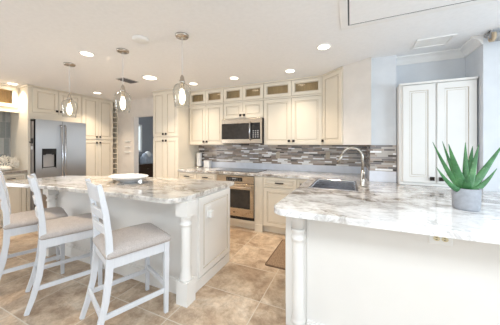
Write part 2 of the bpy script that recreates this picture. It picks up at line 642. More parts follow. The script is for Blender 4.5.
def door_mesh(F, a0, a1, z0, z1, t=0.02, rail=0.055, glazed=False, panel_in=0.018):
    mb = MB()
    def r(i, d):
        return rect(F, a0 + i, a1 - i, z0 + i, z1 - i, d)
    rings = [r(0, 0.0), r(0, t - 0.003), r(0.003, t), r(rail, t), r(rail + 0.004, t - 0.008), r(rail + panel_in, t - 0.008), r(rail + panel_in + 0.005, t - 0.003)]
    ms = [0, 0, 0, 1, 0, 1]
    if glazed:
        rings = [r(0, 0.0), r(0, t - 0.003), r(0.003, t), r(rail, t), r(rail + 0.004, t - 0.008), r(rail + 0.010, t - 0.008), r(rail + 0.010, 0.0)]
        ms = [0, 0, 0, 1, 0, 0]
        mb.loft(rings, ms, cap=(False, False))
        # back ring
        b1 = mb.add(r(0, 0.0))
        b2 = mb.add(r(rail + 0.010, 0.0))
        for j in range(4):
            j2 = (j + 1) % 4
            mb.face((b1 + j, b2 + j, b2 + j2, b1 + j2), 0)
    else:
        mb.loft(rings, ms, cap=(True, False))
        b = mb.add(rings[-1])
        mb.face((b, b + 1, b + 2, b + 3), 0)
    return mb


def door(parent, F, a0, a1, z0, z1, white=False, knob=None, pull=None, rail=0.055, name='door', glazed=False, panel_in=0.018):
    mats = [M['white_cab'], M['glaze_w']] if white else [M['cream'], M['glaze']]
    d = obj(name, door_mesh(F, a0, a1, z0, z1, rail=rail, glazed=glazed, panel_in=panel_in), mats, parent)
    if glazed:
        mb = MB()
        fbox(mb, F, a0 + rail, a1 - rail, z0 + rail, z1 - rail, 0.004, 0.008)
        obj('glass_pane', mb, M['pane'], d)
    if knob:
        a, z = knob
        mb = MB()
        fbox(mb, F, a - 0.006, a + 0.006, z - 0.006, z + 0.006, 0.02, 0.034)
        mb.loft([rect(F, a - 0.015, a + 0.015, z - 0.015, z + 0.015, 0.032), rect(F, a - 0.020, a + 0.020, z - 0.020, z + 0.020, 0.037),
                 rect(F, a - 0.020, a + 0.020, z - 0.020, z + 0.020, 0.043), rect(F, a - 0.015, a + 0.015, z - 0.015, z + 0.015, 0.047)])
        obj('knob', mb, M['bronze'], d)
    if pull:
        a, z, w = pull
        mb = MB()
        for s_ in (-1, 1):
            fbox(mb, F, a + s_ * w * 0.42 - 0.005, a + s_ * w * 0.42 + 0.005, z - 0.005, z + 0.005, 0.018, 0.04)
        fbox(mb, F, a - w / 2, a + w / 2, z - 0.007, z + 0.007, 0.036, 0.048)
        obj('pull', mb, M['bronze'], d)
    return d


# ------------------------------------------------------------------ the room
CZ = 2.44
# floor, ceiling
mb = MB(); mb.box(-6.6, 3.6, -3.6, 8.2, -0.1, 0)
struct('floor', mb, M['floor'])
mb = MB(); mb.prism([(-6.6, -3.6), (3.6, -3.6), (3.6, 8.2), (-6.6, 8.2)], CZ, CZ + 0.12, holes=[[(-1.5, -0.7), (-1.5, 0.4), (2.1, 0.4), (2.1, -0.7)]])  # opening cut for the added skylight
struct('ceiling', mb, M['ceiling'])
# back wall of the kitchen (behind the cooking side)
mb = MB(); mb.box(-3.60, 0.24, 3.92, 4.02, 0, CZ)
struct('wall_back', mb, M['wall'])
# wall with the doorway
mb = MB()
mb.box(-5.95, -4.64, 3.70, 3.80, 0, CZ)
mb.box(-4.64, -3.58, 3.70, 3.80, 2.05, CZ)
mb.box(-3.66, -3.585, 3.70, 3.95, 0, 2.05)
struct('wall_doorway', mb, M['wall'])
# left wall, with a window opening beside the camera (out of view)
mb = MB()
mb.box(-5.95, -5.85, 0.1, 3.70, 0, CZ)
mb.box(-5.95, -5.85, -3.5, -2.1, 0, CZ)
mb.box(-5.95, -5.85, -2.1, 0.1, 0, 0.5)
mb.box(-5.95, -5.85, -2.1, 0.1, 2.3, CZ)
struct('wall_left', mb, M['wall'])
# rear wall with a wide glazed opening
mb = MB()
mb.box(-5.95, -3.0, -3.6, -3.5, 0, CZ)
mb.box(1.8, 3.6, -3.6, -3.5, 0, CZ)
mb.box(-3.0, 1.8, -3.6, -3.5, 2.3, CZ)
struct('wall_rear', mb, M['wall_white'])
# right wall with a window opening
mb = MB()
mb.box(3.5, 3.6, -3.5, -0.8, 0, CZ)
mb.box(3.5, 3.6, 2.0, 2.93, 0, CZ)
mb.box(3.5, 3.6, -0.8, 2.0, 0, 1.05)
mb.box(3.5, 3.6, -0.8, 2.0, 2.05, CZ)
struct('wall_right', mb, M['wall_white'])
# short wall end left of the white cabinet
mb = MB(); mb.box(0.24, 0.505, 3.15, 3.30, 0, CZ); mb.box(0.24, 0.34, 3.30, 4.02, 0, CZ)
struct('wall_pier', mb, M['wall_daylit'])
# nook behind the white cabinet
mb = MB(); mb.box(0.505, 1.30, 3.30, 3.42, 0, CZ); mb.box(1.19, 1.30, 3.05, 3.30, 0, CZ)
struct('wall_nook', mb, M['wall_daylit'])
mb = MB(); mb.box(1.19, 3.6, 2.93, 3.05, 0, CZ)
struct('wall_front_right', mb, M['wall_daylit'])


def window(name, axis, fixed, a0, a1, z0, z1, bars):
    mb = MB()
    t = 0.05
    def bx(p0, p1, q0, q1):
        if axis == 'x':
            mb.box(p0, p1, fixed - 0.03, fixed + 0.03, q0, q1)
        else:
            mb.box(fixed - 0.03, fixed + 0.03, p0, p1, q0, q1)
    bx(a0, a1, z0, z0 + t); bx(a0, a1, z1 - t, z1); bx(a0, a0 + t, z0 + t, z1 - t); bx(a1 - t, a1, z0 + t, z1 - t)
    for k in range(1, bars):
        c = a0 + (a1 - a0) * k / bars
        bx(c - 0.025, c + 0.025, z0 + t, z1 - t)
    o = struct(name, mb, M['trim'])
    g = MB()
    if axis == 'x':
        g.box(a0 + t, a1 - t, fixed - 0.004, fixed + 0.004, z0 + t, z1 - t)
    else:
        g.box(fixed - 0.004, fixed + 0.004, a0 + t, a1 - t, z0 + t, z1 - t)
    obj('pane', g, M['pane'], o)
    return o


window('window_1', 'x', -3.55, -3.0, 1.8, 0.0, 2.3, 3)
window('window_2', 'y', 3.55, -0.8, 2.0, 1.05, 2.05, 3)
window('window_3', 'y', -5.90, -2.1, 0.1, 0.5, 2.3, 2)

# made-up skylight, added in the unseen ceiling to give overhead light
mb = MB()
for a in ((-1.58, 2.18, 0.4, 0.48), (-1.58, 2.18, -0.78, -0.7), (-1.58, -1.5, -0.7, 0.4), (2.1, 2.18, -0.7, 0.4), (0.28, 0.32, -0.7, 0.4)):
    mb.box(*a, CZ - 0.015, CZ - 0.0005) if a[0] != 0.28 else mb.box(*a, CZ, CZ + 0.04)
o = struct('added_skylight', mb, M['trim'])
mb = MB(); mb.box(-1.5, 2.1, -0.7, 0.4, CZ + 0.108, CZ + 0.114)
obj('pane', mb, M['pane'], o)

# den beyond the doorway
mb = MB()
mb.box(-6.5, -6.4, 3.80, 4.62, 0, CZ); mb.box(-6.5, -6.4, 5.42, 7.6, 0, CZ)
mb.box(-6.5, -6.4, 4.62, 5.42, 0, 1.15); mb.box(-6.5, -6.4, 4.62, 5.42, 2.06, CZ)
mb.box(-6.5, -3.0, 7.6, 7.7, 0, CZ)
mb.box(-3.1, -3.0, 4.02, 4.4, 0, CZ); mb.box(-3.1, -3.0, 5.8, 7.6, 0, CZ)
mb.box(-3.1, -3.0, 4.4, 5.8, 0, 0.8); mb.box(-3.1, -3.0, 4.4, 5.8, 2.1, CZ)
struct('wall_den', mb, M['den_wall'])
window('window_4', 'y', -6.44, 4.62, 5.42, 1.15, 2.06, 2)
window('added_den_window', 'y', -3.05, 4.4, 5.8, 0.8, 2.1, 2)  # made-up unseen window, added to go with the den's side lamp
# door casing of the doorway
mb = MB()
mb.box(-4.65, -4.625, 3.685, 3.815, 0, 2.04)
mb.box(-4.65, -3.59, 3.685, 3.815, 2.035, 2.06)
struct('trim_1', mb, M['wall'])

# crown moulding of the nook
def crown(mb, p0, p1, n, h=0.085, d=0.085, z=CZ):
    p0, p1, n = Vector(p0), Vector(p1), Vector(n)
    prof = [(0, -h), (0.012, -h), (0.02, -h * 0.75), (d * 0.55, -h * 0.38), (d * 0.85, -0.02), (d, -0.014), (d, 0), (0, 0)]
    mb.loft([[tuple(p + n * a)[:2] + (z + b,) for a, b in prof] for p in (p0, p1)], 0)


mb = MB()
crown(mb, (0.505, 3.30, 0), (1.19, 3.30, 0), (0, -1, 0))
struct('trim_2', mb, M['trim'])
mb = MB()
crown(mb, (1.19, 3.30, 0), (1.19, 2.93, 0), (-1, 0, 0))
struct('trim_3', mb, M['trim'])
# mosaic backsplash, stone upstand
mb = MB(); mb.box(-2.94, 0.24, 3.908, 3.92, 1.03, 1.42)
struct('wall_back_tile', mb, M['mosaic'])
mb = MB(); mb.box(0.228, 0.24, 3.15, 3.908, 1.03, 1.37)
struct('wall_side_tile', mb, M['mosaic_y'])
mb = MB(); mb.box(0.228, 0.503, 3.138, 3.15, 1.05, 1.365)
struct('wall_pier_tile', mb, M['mosaic'])
mb = MB()
mb.box(-2.94, 0.24, 3.90, 3.92, 0.92, 1.03)
mb.box(0.22, 0.24, 3.15, 3.90, 0.92, 1.03)
mb.box(0.22, 0.503, 3.13, 3.15, 0.92, 1.05)
struct('trim_4', mb, M['upstand'])
# tile behind the bar at the far left
mb = MB(); mb.box(-5.85, -5.842, 1.2, 2.01, 0.92, 1.99)
struct('wall_left_tile', mb, M['glass_tile'])

# ------------------------------------------------------------------ worktops
def arc(cx, cy, r, a0, a1, n=6):
    return [(cx + r * math.cos(math.radians(a0 + (a1 - a0) * i / n)), cy + r * math.sin(math.radians(a0 + (a1 - a0) * i / n))) for i in range(n + 1)]


SINK = (-0.385, 0.055, 2.40, 3.06)
sx0, sx1, sy0, sy1 = SINK
outer = arc(-0.395, 1.605, 0.12, 180, 270, 8) + [(2.0, 1.487), (2.0, 2.925), (1.185, 2.925), (1.185, 3.295), (0.51, 3.295), (0.51, 3.125), (0.215, 3.125), (0.215, 3.895), (-2.935, 3.895), (-2.935, 3.265), (-0.54, 3.265), (-0.50, 3.20)]
mb = MB()
mb.prism(outer, 0.88, 0.92, holes=[[(sx0, sy0), (sx0, sy1), (sx1, sy1), (sx1, sy0)]], chamfer=0.007)
tag(obj('countertop', mb, M['granite']), 'white and grey veined stone worktop of the peninsula, running on along the back wall', 'countertop')

isl = arc(-1.44, 1.55, 0.15, -90, 0, 7) + arc(-1.32, 2.41, 0.03, 0, 90, 3) + [(-2.5, 2.29), (-3.3, 2.10), (-3.80, 1.92)] + [(-3.86, 1.60)] + arc(-3.74, 1.33, 0.10, 180, 262, 4) + [(-3.1, 1.335), (-2.4, 1.385), (-1.9, 1.40)]
mb = MB()
mb.prism(isl, 0.88, 0.92, chamfer=0.007)
tag(obj('countertop', mb, M['granite_i']), 'beige and grey veined stone top of the island, holding the white platter', 'countertop')

mb = MB(); mb.prism([(-5.84, 1.2), (-5.21, 1.2), (-5.21, 2.012), (-5.84, 2.012)], 0.885, 0.925, chamfer=0.005)
tag(obj('countertop', mb, M['granite_d']), 'dark stone worktop at the left edge, under the white coral', 'countertop')


# ------------------------------------------------------------------ turned post
def post(mb, x, y, z0, z1, w=0.105, r=0.043):
    # square plinth, turned shaft, square head
    mb.box(x - w / 2, x + w / 2, y - w / 2, y + w / 2, z0, z0 + 0.2)
    h = z1 - 0.125
    mb.lathe([(w * 0.50, z0 + 0.2), (w * 0.50, z0 + 0.215), (w * 0.42, z0 + 0.235), (w * 0.46, z0 + 0.25), (r * 0.92, z0 + 0.275), (r, z0 + 0.33), (r * 0.95, h - 0.10),
              (r * 0.93, h - 0.09), (r * 1.18, h - 0.082), (r * 1.18, h - 0.068), (r * 0.95, h - 0.06), (r * 0.97, h - 0.04), (w * 0.44, h - 0.02), (w * 0.5, h)], (x, y, 0), 20)
    mb.box(x - w / 2 - 0.004, x + w / 2 + 0.004, y - w / 2 - 0.004, y + w / 2 + 0.004, h, z1)


# ------------------------------------------------------------------ island
t = thing('kitchen_island', 'white panelled kitchen island with turned corner posts, behind the stools', 'kitchen island', (-2.4, 1.95, 0))
mb = MB(); mb.prism([(-3.45, 1.61), (-1.31, 1.61), (-1.31, 2.335), (-2.5, 2.22), (-3.3, 2.02), (-3.45, 1.97)], 0.0, 0.879)
obj('body', mb, M['white_cab'], t)
Fi = Frame((-1.31, 1.61, 0), (0, 1, 0), (1, 0, 0))
door(t, Fi, 0.115, 0.705, 0.115, 0.865, True, name='end_panel', rail=0.06)
mb = MB()
fbox(mb, Fi, 0.0, 0.705, 0.0, 0.10, 0.0, 0.012)
mb.box(-3.40, -1.38, 1.596, 1.61, 0, 0.13)
mb.box(-3.40, -1.38, 1.602, 1.61, 0.13, 0.15)
obj('plinth', mb, M['white_cab'], t, bevel=0.002)
for x in (-1.305, -3.43):
    mb = MB(); post(mb, x, 1.555, 0, 0.879, 0.115, 0.044)
    obj('post', mb, M['white_cab'], t)
mb = MB()
fbox(mb, Fi, 0.015, 0.06, 0.13, 0.86, 0.0, 0.006)
obj('fillet', mb, M['white_cab'], t)


def outlet(loc_frame, a, z, label, mat_plate, kind='outlet', w=0.07, h=0.115):
    F = loc_frame
    c = F.p(a, z, 0)
    o = thing('power_outlet', label, 'outlet', c)
    mb = MB()
    mb.loft([rect(F, a - w / 2, a + w / 2, z - h / 2, z + h / 2, 0), rect(F, a - w / 2, a + w / 2, z - h / 2, z + h / 2, 0.004), rect(F, a - w / 2 + .004, a + w / 2 - .004, z - h / 2 + .004, z + h / 2 - .004, 0.007)])
    obj('cover_plate', mb, mat_plate, o)
    return o, F


# rocker / socket faces
def socket_faces(o, F, a, z, mat_face, mat_slot, horizontal=False):
    for s in (-1, 1):
        ca, cz = (a + s * 0.02, z) if horizontal else (a, z + s * 0.021)
        mb = MB()
        def ring(r, d):
            return [F.p(ca + r * math.cos(2 * PI * j / 16), cz + r * 0.85 * math.sin(2 * PI * j / 16), d) for j in range(16)]
        mb.loft([ring(0.0165, 0.006), ring(0.0165, 0.010)])
        f = obj('socket', mb, mat_face, o)
        mb = MB()
        for q in (-1, 1):
            if horizontal:
                fbox(mb, F, ca - 0.006, ca + 0.004, cz + q * 0.006 - 0.0015, cz + q * 0.006 + 0.0015, 0.0095, 0.011)
            else:
                fbox(mb, F, ca + q * 0.006 - 0.0015, ca + q * 0.006 + 0.0015, cz - 0.002, cz + 0.007, 0.0095, 0.011)
        obj('slot', mb, mat_slot, f)


Fp = Frame((-1.292, 1.61, 0), (0, 1, 0), (1, 0, 0))
o, F = outlet(Fp, 0.275, 0.70, 'white outlet with a plug-in block on the end panel of the island', M['white_plastic'])
mb = MB(); fbox(mb, F, 0.25, 0.30, 0.645, 0.715, 0.006, 0.045)
obj('plug_block', mb, M['white_plastic'], o, bevel=0.006)

# ------------------------------------------------------------------ peninsula base
t = thing('peninsula_base', 'white panelled base under the peninsula worktop, with a round half column', 'base cabinet', (0.6, 2.4, 0))
mb = MB()
mb.prism([(-0.444, 1.70), (1.98, 1.70), (1.98, 2.82), (1.12, 2.82), (1.12, 3.29), (0.515, 3.29), (0.515, 3.12), (0.21, 3.12), (0.21, 3.26), (-0.444, 3.26)], 0.0, 0.66)
mb.prism([(-0.444, 1.70), (1.98, 1.70), (1.98, 2.34), (-0.444, 2.34)], 0.66, 0.879)
mb.box(-0.444, -0.424, 2.34, 3.26, 0.66, 0.879)
mb.box(0.12, 0.21, 2.34, 3.26, 0.66, 0.879)
mb.box(0.21, 1.12, 2.34, 2.82, 0.66, 0.879)
obj('body', mb, M['white_cab'], t)
Fk = Frame((-0.444, 3.26, 0), (0, -1, 0), (-1, 0, 0))
for a0, a1 in ((0.03, 0.43), (0.435, 0.835), (0.86, 1.20), (1.205, 1.54)):
    door(t, Fk, a0, a1, 0.12, 0.70, knob=(a1 - 0.04 if a0 in (0.03, 0.86) else a0 + 0.04, 0.64))
mb = MB()
# corner board, half column and bar-side panel with its base board
mb.box(-0.446, -0.395, 1.665, 1.70, 0, 0.879)
mb.box(-0.395, -0.30, 1.685, 1.70, 0, 0.879)
obj('corner_board', mb, M['white_cab'], t, bevel=0.002)
mb = MB()
r = 0.043
mb.box(-0.402, -0.302, 1.635, 1.69, 0.0, 0.06)
mb.lathe([(0.052, 0.06), (0.052, 0.075), (0.044, 0.09), (0.047, 0.10), (r, 0.12), (r, 0.64), (r * 0.97, 0.66), (r * 1.2, 0.67), (r * 1.2, 0.685), (r * .97, 0.695), (r * .97, 0.715), (r * 1.15, 0.73), (r * 1.18, 0.75)], (-0.352, 1.665, 0), 24)
mb.lathe([(r * 1.12, 0.75), (r * 1.12, 0.879)], (-0.352, 1.665, 0), 8)
obj('half_column', mb, M['white_cab'], t)
mb = MB()
mb.box(-0.295, 1.98, 1.682, 1.70, 0, 0.05)
mb.box(-0.295, 1.98, 1.69, 1.70, 0.05, 0.065)
mb.box(-0.295, -0.285, 1.692, 1.70, 0.065, 0.879)
obj('base_board', mb, M['white_cab'], t, bevel=0.002)
Fb = Frame((0, 1.70, 0), (1, 0, 0), (0, -1, 0))
o, F = outlet(Fb, 0.497, 0.80, 'power outlet under the overhang of the peninsula worktop', M['white_plastic'], w=0.115, h=0.072)
socket_faces(o, F, 0.497, 0.80, M['ivory'], M['blackm'], True)

# ------------------------------------------------------------------ sink, tap, mat
t = thing('kitchen_sink', 'stainless steel sink set into the peninsula worktop', 'sink', ((sx0 + sx1) / 2, (sy0 + sy1) / 2, 0.70))
mb = MB()
def ringxy(i, z):
    return [(sx0 + i, sy0 + i, z), (sx1 - i, sy0 + i, z), (sx1 - i, sy1 - i, z), (sx0 + i, sy1 - i, z)]
mb.loft([ringxy(-0.018, 0.9205), ringxy(-0.016, 0.925), ringxy(0.006, 0.925), ringxy(0.010, 0.915), ringxy(0.022, 0.74), ringxy(0.05, 0.725)], 0, cap=(False, True))
obj('basin', mb, M['steel'], t, bevel=0.004)
mb = MB(); mb.lathe([(0.045, 0.726), (0.045, 0.729), (0.03, 0.729), (0.028, 0.727)], ((sx0 + sx1) / 2, (sy0 + sy1) / 2, 0), 20)
obj('drain', mb, M['chrome'], t)

t = thing('faucet', 'tall brushed nickel gooseneck faucet arching over the sink', 'faucet', (0.125, 2.74, 0.92))
fx, fy = 0.125, 2.74
mb = MB(); mb.lathe([(0.030, 0.9205), (0.030, 0.928), (0.024, 0.935), (0.022, 1.02), (0.019, 1.06), (0.015, 1.09)], (fx, fy, 0), 20)
obj('body', mb, M['nickel'], t)
pts = [(fx, fy, 1.08), (fx, fy, 1.23)] + [(fx - 0.105 + 0.105 * math.cos(math.radians(a)), fy - 0.01 * a / 180, 1.23 + 0.105 * math.sin(math.radians(a))) for a in range(15, 166, 15)]
mb = MB(); mb.tube(pts, 0.0135, 12)
obj('spout', mb, M['nickel'], t)
e = Vector(pts[-1]); dr = (Vector(pts[-1]) - Vector(pts[-2])).normalized()
mb = MB(); mb.tube([e, e + dr * 0.03, e + dr * 0.04, e + dr * 0.11], [0.015, 0.016, 0.018, 0.021], 14)
obj('spray_head', mb, M['nickel'], t)
mb = MB(); mb.tube([(fx, fy - 0.02, 1.0), (fx + 0.005, fy - 0.045, 1.005), (fx + 0.01, fy - 0.075, 1.04), (fx + 0.012, fy - 0.09, 1.09)], [0.009, 0.009, 0.008, 0.007], 10)
obj('lever', mb, M['nickel'], t)

t = thing('floor_mat', 'brown woven mat on the tiles in front of the sink side of the peninsula', 'mat', (-0.68, 2.78, 0))
mb = MB(); mb.prism(arc(-0.49, 2.42, 0.03, -90, 0, 3) + arc(-0.49, 3.12, 0.03, 0, 90, 3) + arc(-0.86, 3.12, 0.03, 90, 180, 3) + arc(-0.86, 2.42, 0.03, 180, 270, 3), 0.0005, 0.008)
obj('border', mb, M['mat_edge'], t)
mb = MB(); mb.box(-0.873, -0.477, 2.408, 3.132, 0.008, 0.012)
obj('pile', mb, M['mat'], t)

# ------------------------------------------------------------------ back run: base cabinets
YB = 3.30
Fb = Frame((0, YB, 0), (1, 0, 0), (0, -1, 0))


def base_cab(name, label, x0, x1, loc, fronts, hole=None):
    t = thing(name, label, 'base cabinet', loc)
    mb = MB()
    if hole:
        a, b, z0, z1 = hole
        mb.box(x0, a, YB, 3.895, 0.10, 0.879); mb.box(b, x1, YB, 3.895, 0.10, 0.879)
        mb.box(a, b, YB, 3.895, 0.10, z0); mb.box(a, b, YB, 3.895, z1, 0.879)
    else:
        mb.box(x0, x1, YB, 3.895, 0.10, 0.879)
    obj('body', mb, M['cream'], t)
    mb = MB(); mb.box(x0, x1, YB + 0.05, YB + 0.07, 0.0, 0.10)
    obj('toe_kick', mb, M['cream'], t)
    for f in fronts:
        door(t, Fb, *f[:4], name=f[4], knob=f[5], pull=f[6], rail=f[7])
    return t


xs = (-2.93, -2.525, -2.125)
fr = []
for i in (0, 1):
    a, b = xs[i] + 0.006, xs[i + 1] - 0.006
    fr.append((a, b, 0.735, 0.865, 'drawer', None, ((a + b) / 2, 0.80, 0.11), 0.03))
    fr.append((a, b, 0.115, 0.722, 'door', ((b - 0.04) if i == 0 else (a + 0.04), 0.67), None, 0.055))
base_cab('base_cabinet', 'cream base cabinet with two drawers, left of the wall oven', -2.935, -2.122, (-2.53, 3.6, 0), fr)
OX0, OX1, OZ0, OZ1 = -2.095, -1.395, 0.145, 0.868
t = base_cab('oven_cabinet', 'cream cabinet surround that holds the built-in oven, with narrow pilaster', -2.121, -1.242, (-1.7, 3.6, 0), [], (OX0, OX1, OZ0, OZ1))
mb = MB()
fbox(mb, Fb, -1.375, -1.262, 0.0, 0.865, 0.0, 0.012)
fbox(mb, Fb, -1.385, -1.252, 0.0, 0.11, 0.012, 0.022)
for k in range(3):
    fbox(mb, Fb, -1.358 + k * 0.03, -1.340 + k * 0.03, 0.14, 0.83, 0.012, 0.018)
obj('pilaster', mb, M['cream'], t, bevel=0.003)
base_cab('base_cabinet', 'cream base cabinet with one wide drawer, right of the wall oven', -1.240, -0.712, (-0.97, 3.6, 0),
         [(-1.232, -0.72, 0.72, 0.862, 'drawer', None, (-0.976, 0.79, 0.13), 0.03),
          (-1.232, -0.72, 0.115, 0.705, 'door', (-0.765, 0.66), None, 0.055)])
base_cab('base_cabinet', 'narrow cream corner base cabinet with a small knobbed drawer beside the sink run', -0.710, -0.45, (-0.58, 3.6, 0),
         [(-0.703, -0.475, 0.72, 0.862, 'drawer', (-0.64, 0.79), None, 0.025),
          (-0.703, -0.475, 0.115, 0.705, 'door', (-0.66, 0.66), None, 0.05)])

# oven
t = thing('wall_oven', 'stainless steel oven built in under the cooktop', 'oven', (-1.745, 3.5, 0.175))
mb = MB(); mb.box(OX0 + 0.004, OX1 - 0.004, YB - 0.002, 3.85, OZ0 + 0.004, OZ1 - 0.004)
obj('body', mb, M['blackm'], t)
mb = MB(); fbox(mb, Fb, OX0 + 0.006, OX1 - 0.006, 0.745, OZ1 - 0.006, 0.003, 0.025)
cp = obj('control_panel', mb, M['steel_w'], t, bevel=0.003)
mb = MB(); fbox(mb, Fb, -1.90, -1.60, 0.772, 0.838, 0.024, 0.028)
obj('display', mb, M['black'], cp)
mb = MB()
fbox(mb, Fb, -1.79, -1.71, 0.806, 0.828, 0.028, 0.0285)
obj('clock_window', mb, M['grey_plastic'], cp)
for i in range(6):
    for j in range(2):
        if i in (2, 3) and j == 1:
            continue
        mb = MB()
        fbox(mb, Fb, -1.882 + i * 0.046, -1.862 + i * 0.046, 0.784 + j * 0.026, 0.791 + j * 0.026, 0.028, 0.0285)
        obj('button', mb, M['grey_plastic'], cp)
# door: frame with window
mb = MB()
def r_(i, j, k, d):
    return rect(Fb, OX0 + 0.006 + i, OX1 - 0.006 - i, 0.31 - 0.0 + j, 0.735 - k, d)
dz0, dz1 = 0.205, 0.735
def dr_(i, b, tp, d):
    return rect(Fb, OX0 + 0.006 + i, OX1 - 0.006 - i, dz0 + b, dz1 - tp, d)
mb.loft([dr_(0, 0, 0, 0.003), dr_(0, 0, 0, 0.035), dr_(0.004, 0.004, 0.004, 0.039), dr_(0.055, 0.13, 0.09, 0.039), dr_(0.058, 0.133, 0.093, 0.030)], 0, cap=(True, False))
od = obj('oven_door', mb, M['steel_w'], t)
mb = MB(); mb.loft([dr_(0.056, 0.131, 0.091, 0.024), dr_(0.056, 0.131, 0.091, 0.032)])
obj('window', mb, M['dark_glass'], od)
mb = MB()
for a in (OX0 + 0.06, OX1 - 0.06):
    fbox(mb, Fb, a - 0.008, a + 0.008, 0.672, 0.698, 0.038, 0.075)
mb.tube([Fb.p(OX0 + 0.03, 0.685, 0.078), Fb.p(OX1 - 0.03, 0.685, 0.078)], 0.013, 12)
obj('handle', mb, M['steel_w'], od)
mb = MB()
mb.loft([[Fb.p(-1.745 + 0.012 * math.cos(2 * PI * j / 14), 0.27 + 0.012 * math.sin(2 * PI * j / 14), d) for j in range(14)] for d in (0.039, 0.042)])
obj('badge', mb, M['blackm'], od)
mb = MB()
for k in range(3):
    fbox(mb, Fb, OX0 + 0.01, OX1 - 0.01, 0.155 + k * 0.016, 0.162 + k * 0.016, 0.0, 0.012)
obj('vent_grille', mb, M['blackm'], t)

# cooktop
t = thing('cooktop', 'black glass cooktop set in the back worktop above the oven', 'cooktop', (-1.75, 3.58, 0.92))
mb = MB(); mb.prism([(-2.15, 3.34), (-1.37, 3.34), (-1.37, 3.84), (-2.15, 3.84)], 0.9205, 0.927, chamfer=0.003)
obj('glass_top', mb, M['black'], t)
for x, y, r in ((-1.98, 3.46, 0.075), (-1.98, 3.70, 0.10), (-1.56, 3.70, 0.075), (-1.56, 3.46, 0.10)):
    mb = MB()
    mb.lathe([(r, 0.927), (r, 0.9275), (r - 0.004, 0.9275), (r - 0.004, 0.927)], (x, y, 0), 32, cap=(False, False))
    obj('burner_ring', mb, M['grey_plastic'], t)

# ------------------------------------------------------------------ back run: wall cabinets
YU = 3.60
Fu = Frame((0, YU, 0), (1, 0, 0), (0, -1, 0))


def wall_cab(label, x0, x1, z0, split):
    t = thing('wall_cabinet', label, 'wall cabinet', ((x0 + x1) / 2, 3.76, z0))
    zt = 2.43
    mb = MB()
    mb.box(x0, x1, YU, 3.905, z0, split)
    mb.box(x0, x0 + 0.018, YU, 3.905, split, zt); mb.box(x1 - 0.018, x1, YU, 3.905, split, zt)
    xm = (x0 + x1) / 2
    mb.box(xm - 0.018, xm + 0.018, YU, YU + 0.02, split, zt)
    mb.box(x0 + 0.018, x1 - 0.018, YU, 3.905, zt - 0.018, zt)
    mb.box(x0 + 0.018, x1 - 0.018, YU + 0.09, 3.905, split, zt - 0.018, 1)
    mb.box(x0 + 0.018, x1 - 0.018, YU + 0.02, YU + 0.09, split, split + 0.004, 1)
    obj('body', mb, [M['cream'], M['cab_in']], t)
    g = 0.006
    for i in (0, 1):
        a, b = (x0 + g, xm - 0.002) if i == 0 else (xm + 0.002, x1 - g)
        k = (b - 0.035, z0 + 0.065) if i == 0 else (a + 0.035, z0 + 0.065)
        door(t, Fu, a, b, z0 + 0.015, split - 0.018, knob=k)
        door(t, Fu, a, b, split + 0.016, zt - 0.018, name='glass_door', glazed=True, rail=0.05)
    mb = MB()
    fbox(mb, Fu, x0, x1, split - 0.012, split + 0.010, 0.0, 0.024)
    obj('rail', mb, M['cream'], t)
    mb = MB()
    fbox(mb, Fu, x0, x1, zt - 0.014, CZ - 0.001, 0.0, 0.03)
    obj('crown', mb, M['cream'], t, bevel=0.004)
    return t


wall_cab('cream wall cabinet with glass-top doors, left of the microwave', -2.925, -2.140, 1.370, 2.148)
wall_cab('short cream wall cabinet with glass-top doors, directly above the microwave', -2.138, -1.347, 1.835, 2.148)
wall_cab('cream wall cabinet with glass-top doors, right of the microwave', -1.345, -0.385, 1.370, 2.148)

# corner cabinet set at an angle
t = thing('corner_cabinet', 'tall cream corner wall cabinet with one angled door', 'wall cabinet', (-0.1, 3.6, 1.37))
mb = MB()
mb.prism([(-0.383, 3.60), (-0.08, 3.30), (0.238, 3.10), (0.238, 3.149), (0.226, 3.149), (0.226, 3.905), (-0.383, 3.905)], 1.370, 2.43)
obj('body', mb, M['cream'], t)
u = (Vector((-0.08, 3.30, 0)) - Vector((-0.383, 3.60, 0)))
L = u.length
u.normalize()
Fd = Frame((-0.383, 3.60, 0), u, (-0.7071, -0.7071, 0))
Fd.n = Vector((u.y, -u.x, 0))
door(t, Fd, 0.012, L - 0.008, 1.385, 2.412, knob=(0.04, 1.435), rail=0.06)
mb = MB(); fbox(mb, Fd, 0.0, L, 2.416, CZ - 0.001, 0.0, 0.026)
obj('crown', mb, M['cream'], t, bevel=0.004)
u2 = Vector((0.238 + 0.08, 3.10 - 3.30, 0)); L2 = u2.length; u2.normalize()
Fs = Frame((-0.08, 3.30, 0), u2, (u2.y, -u2.x, 0))
mb = MB(); fbox(mb, Fs, 0.0, L2, 1.368, CZ - 0.001, 0.0, 0.006)
obj('side_panel', mb, M['wall'], t)

# microwave
t = thing('microwave', 'stainless steel microwave hung under the short wall cabinet over the cooktop', 'microwave', (-1.74, 3.7, 1.39))
mx0, mx1, mz0, mz1 = -2.13, -1.352, 1.398, 1.832
YM = 3.53
Fm = Frame((0, YM, 0), (1, 0, 0), (0, -1, 0))
mb = MB(); mb.box(mx0, mx1, YM, 3.905, mz0, mz1)
obj('body', mb, M['blackm'], t)
mb = MB(); fbox(mb, Fm, mx0, mx1, mz1 - 0.082, mz1 - 0.002, 0.0, 0.022)
fbox(mb, Fm, mx0, mx1, mz0 + 0.002, mz0 + 0.075, 0.0, 0.022)
fbox(mb, Fm, mx1 - 0.03, mx1, mz0 + 0.075, mz1 - 0.082, 0.0, 0.022)
obj('face_trim', mb, M['steel_w'], t, bevel=0.003)
mb = MB(); fbox(mb, Fm, mx0, mx1 - 0.185, mz0 + 0.077, mz1 - 0.084, 0.0, 0.022)
md = obj('door_glass', mb, M['dark_glass'], t, bevel=0.002)
mb = MB()
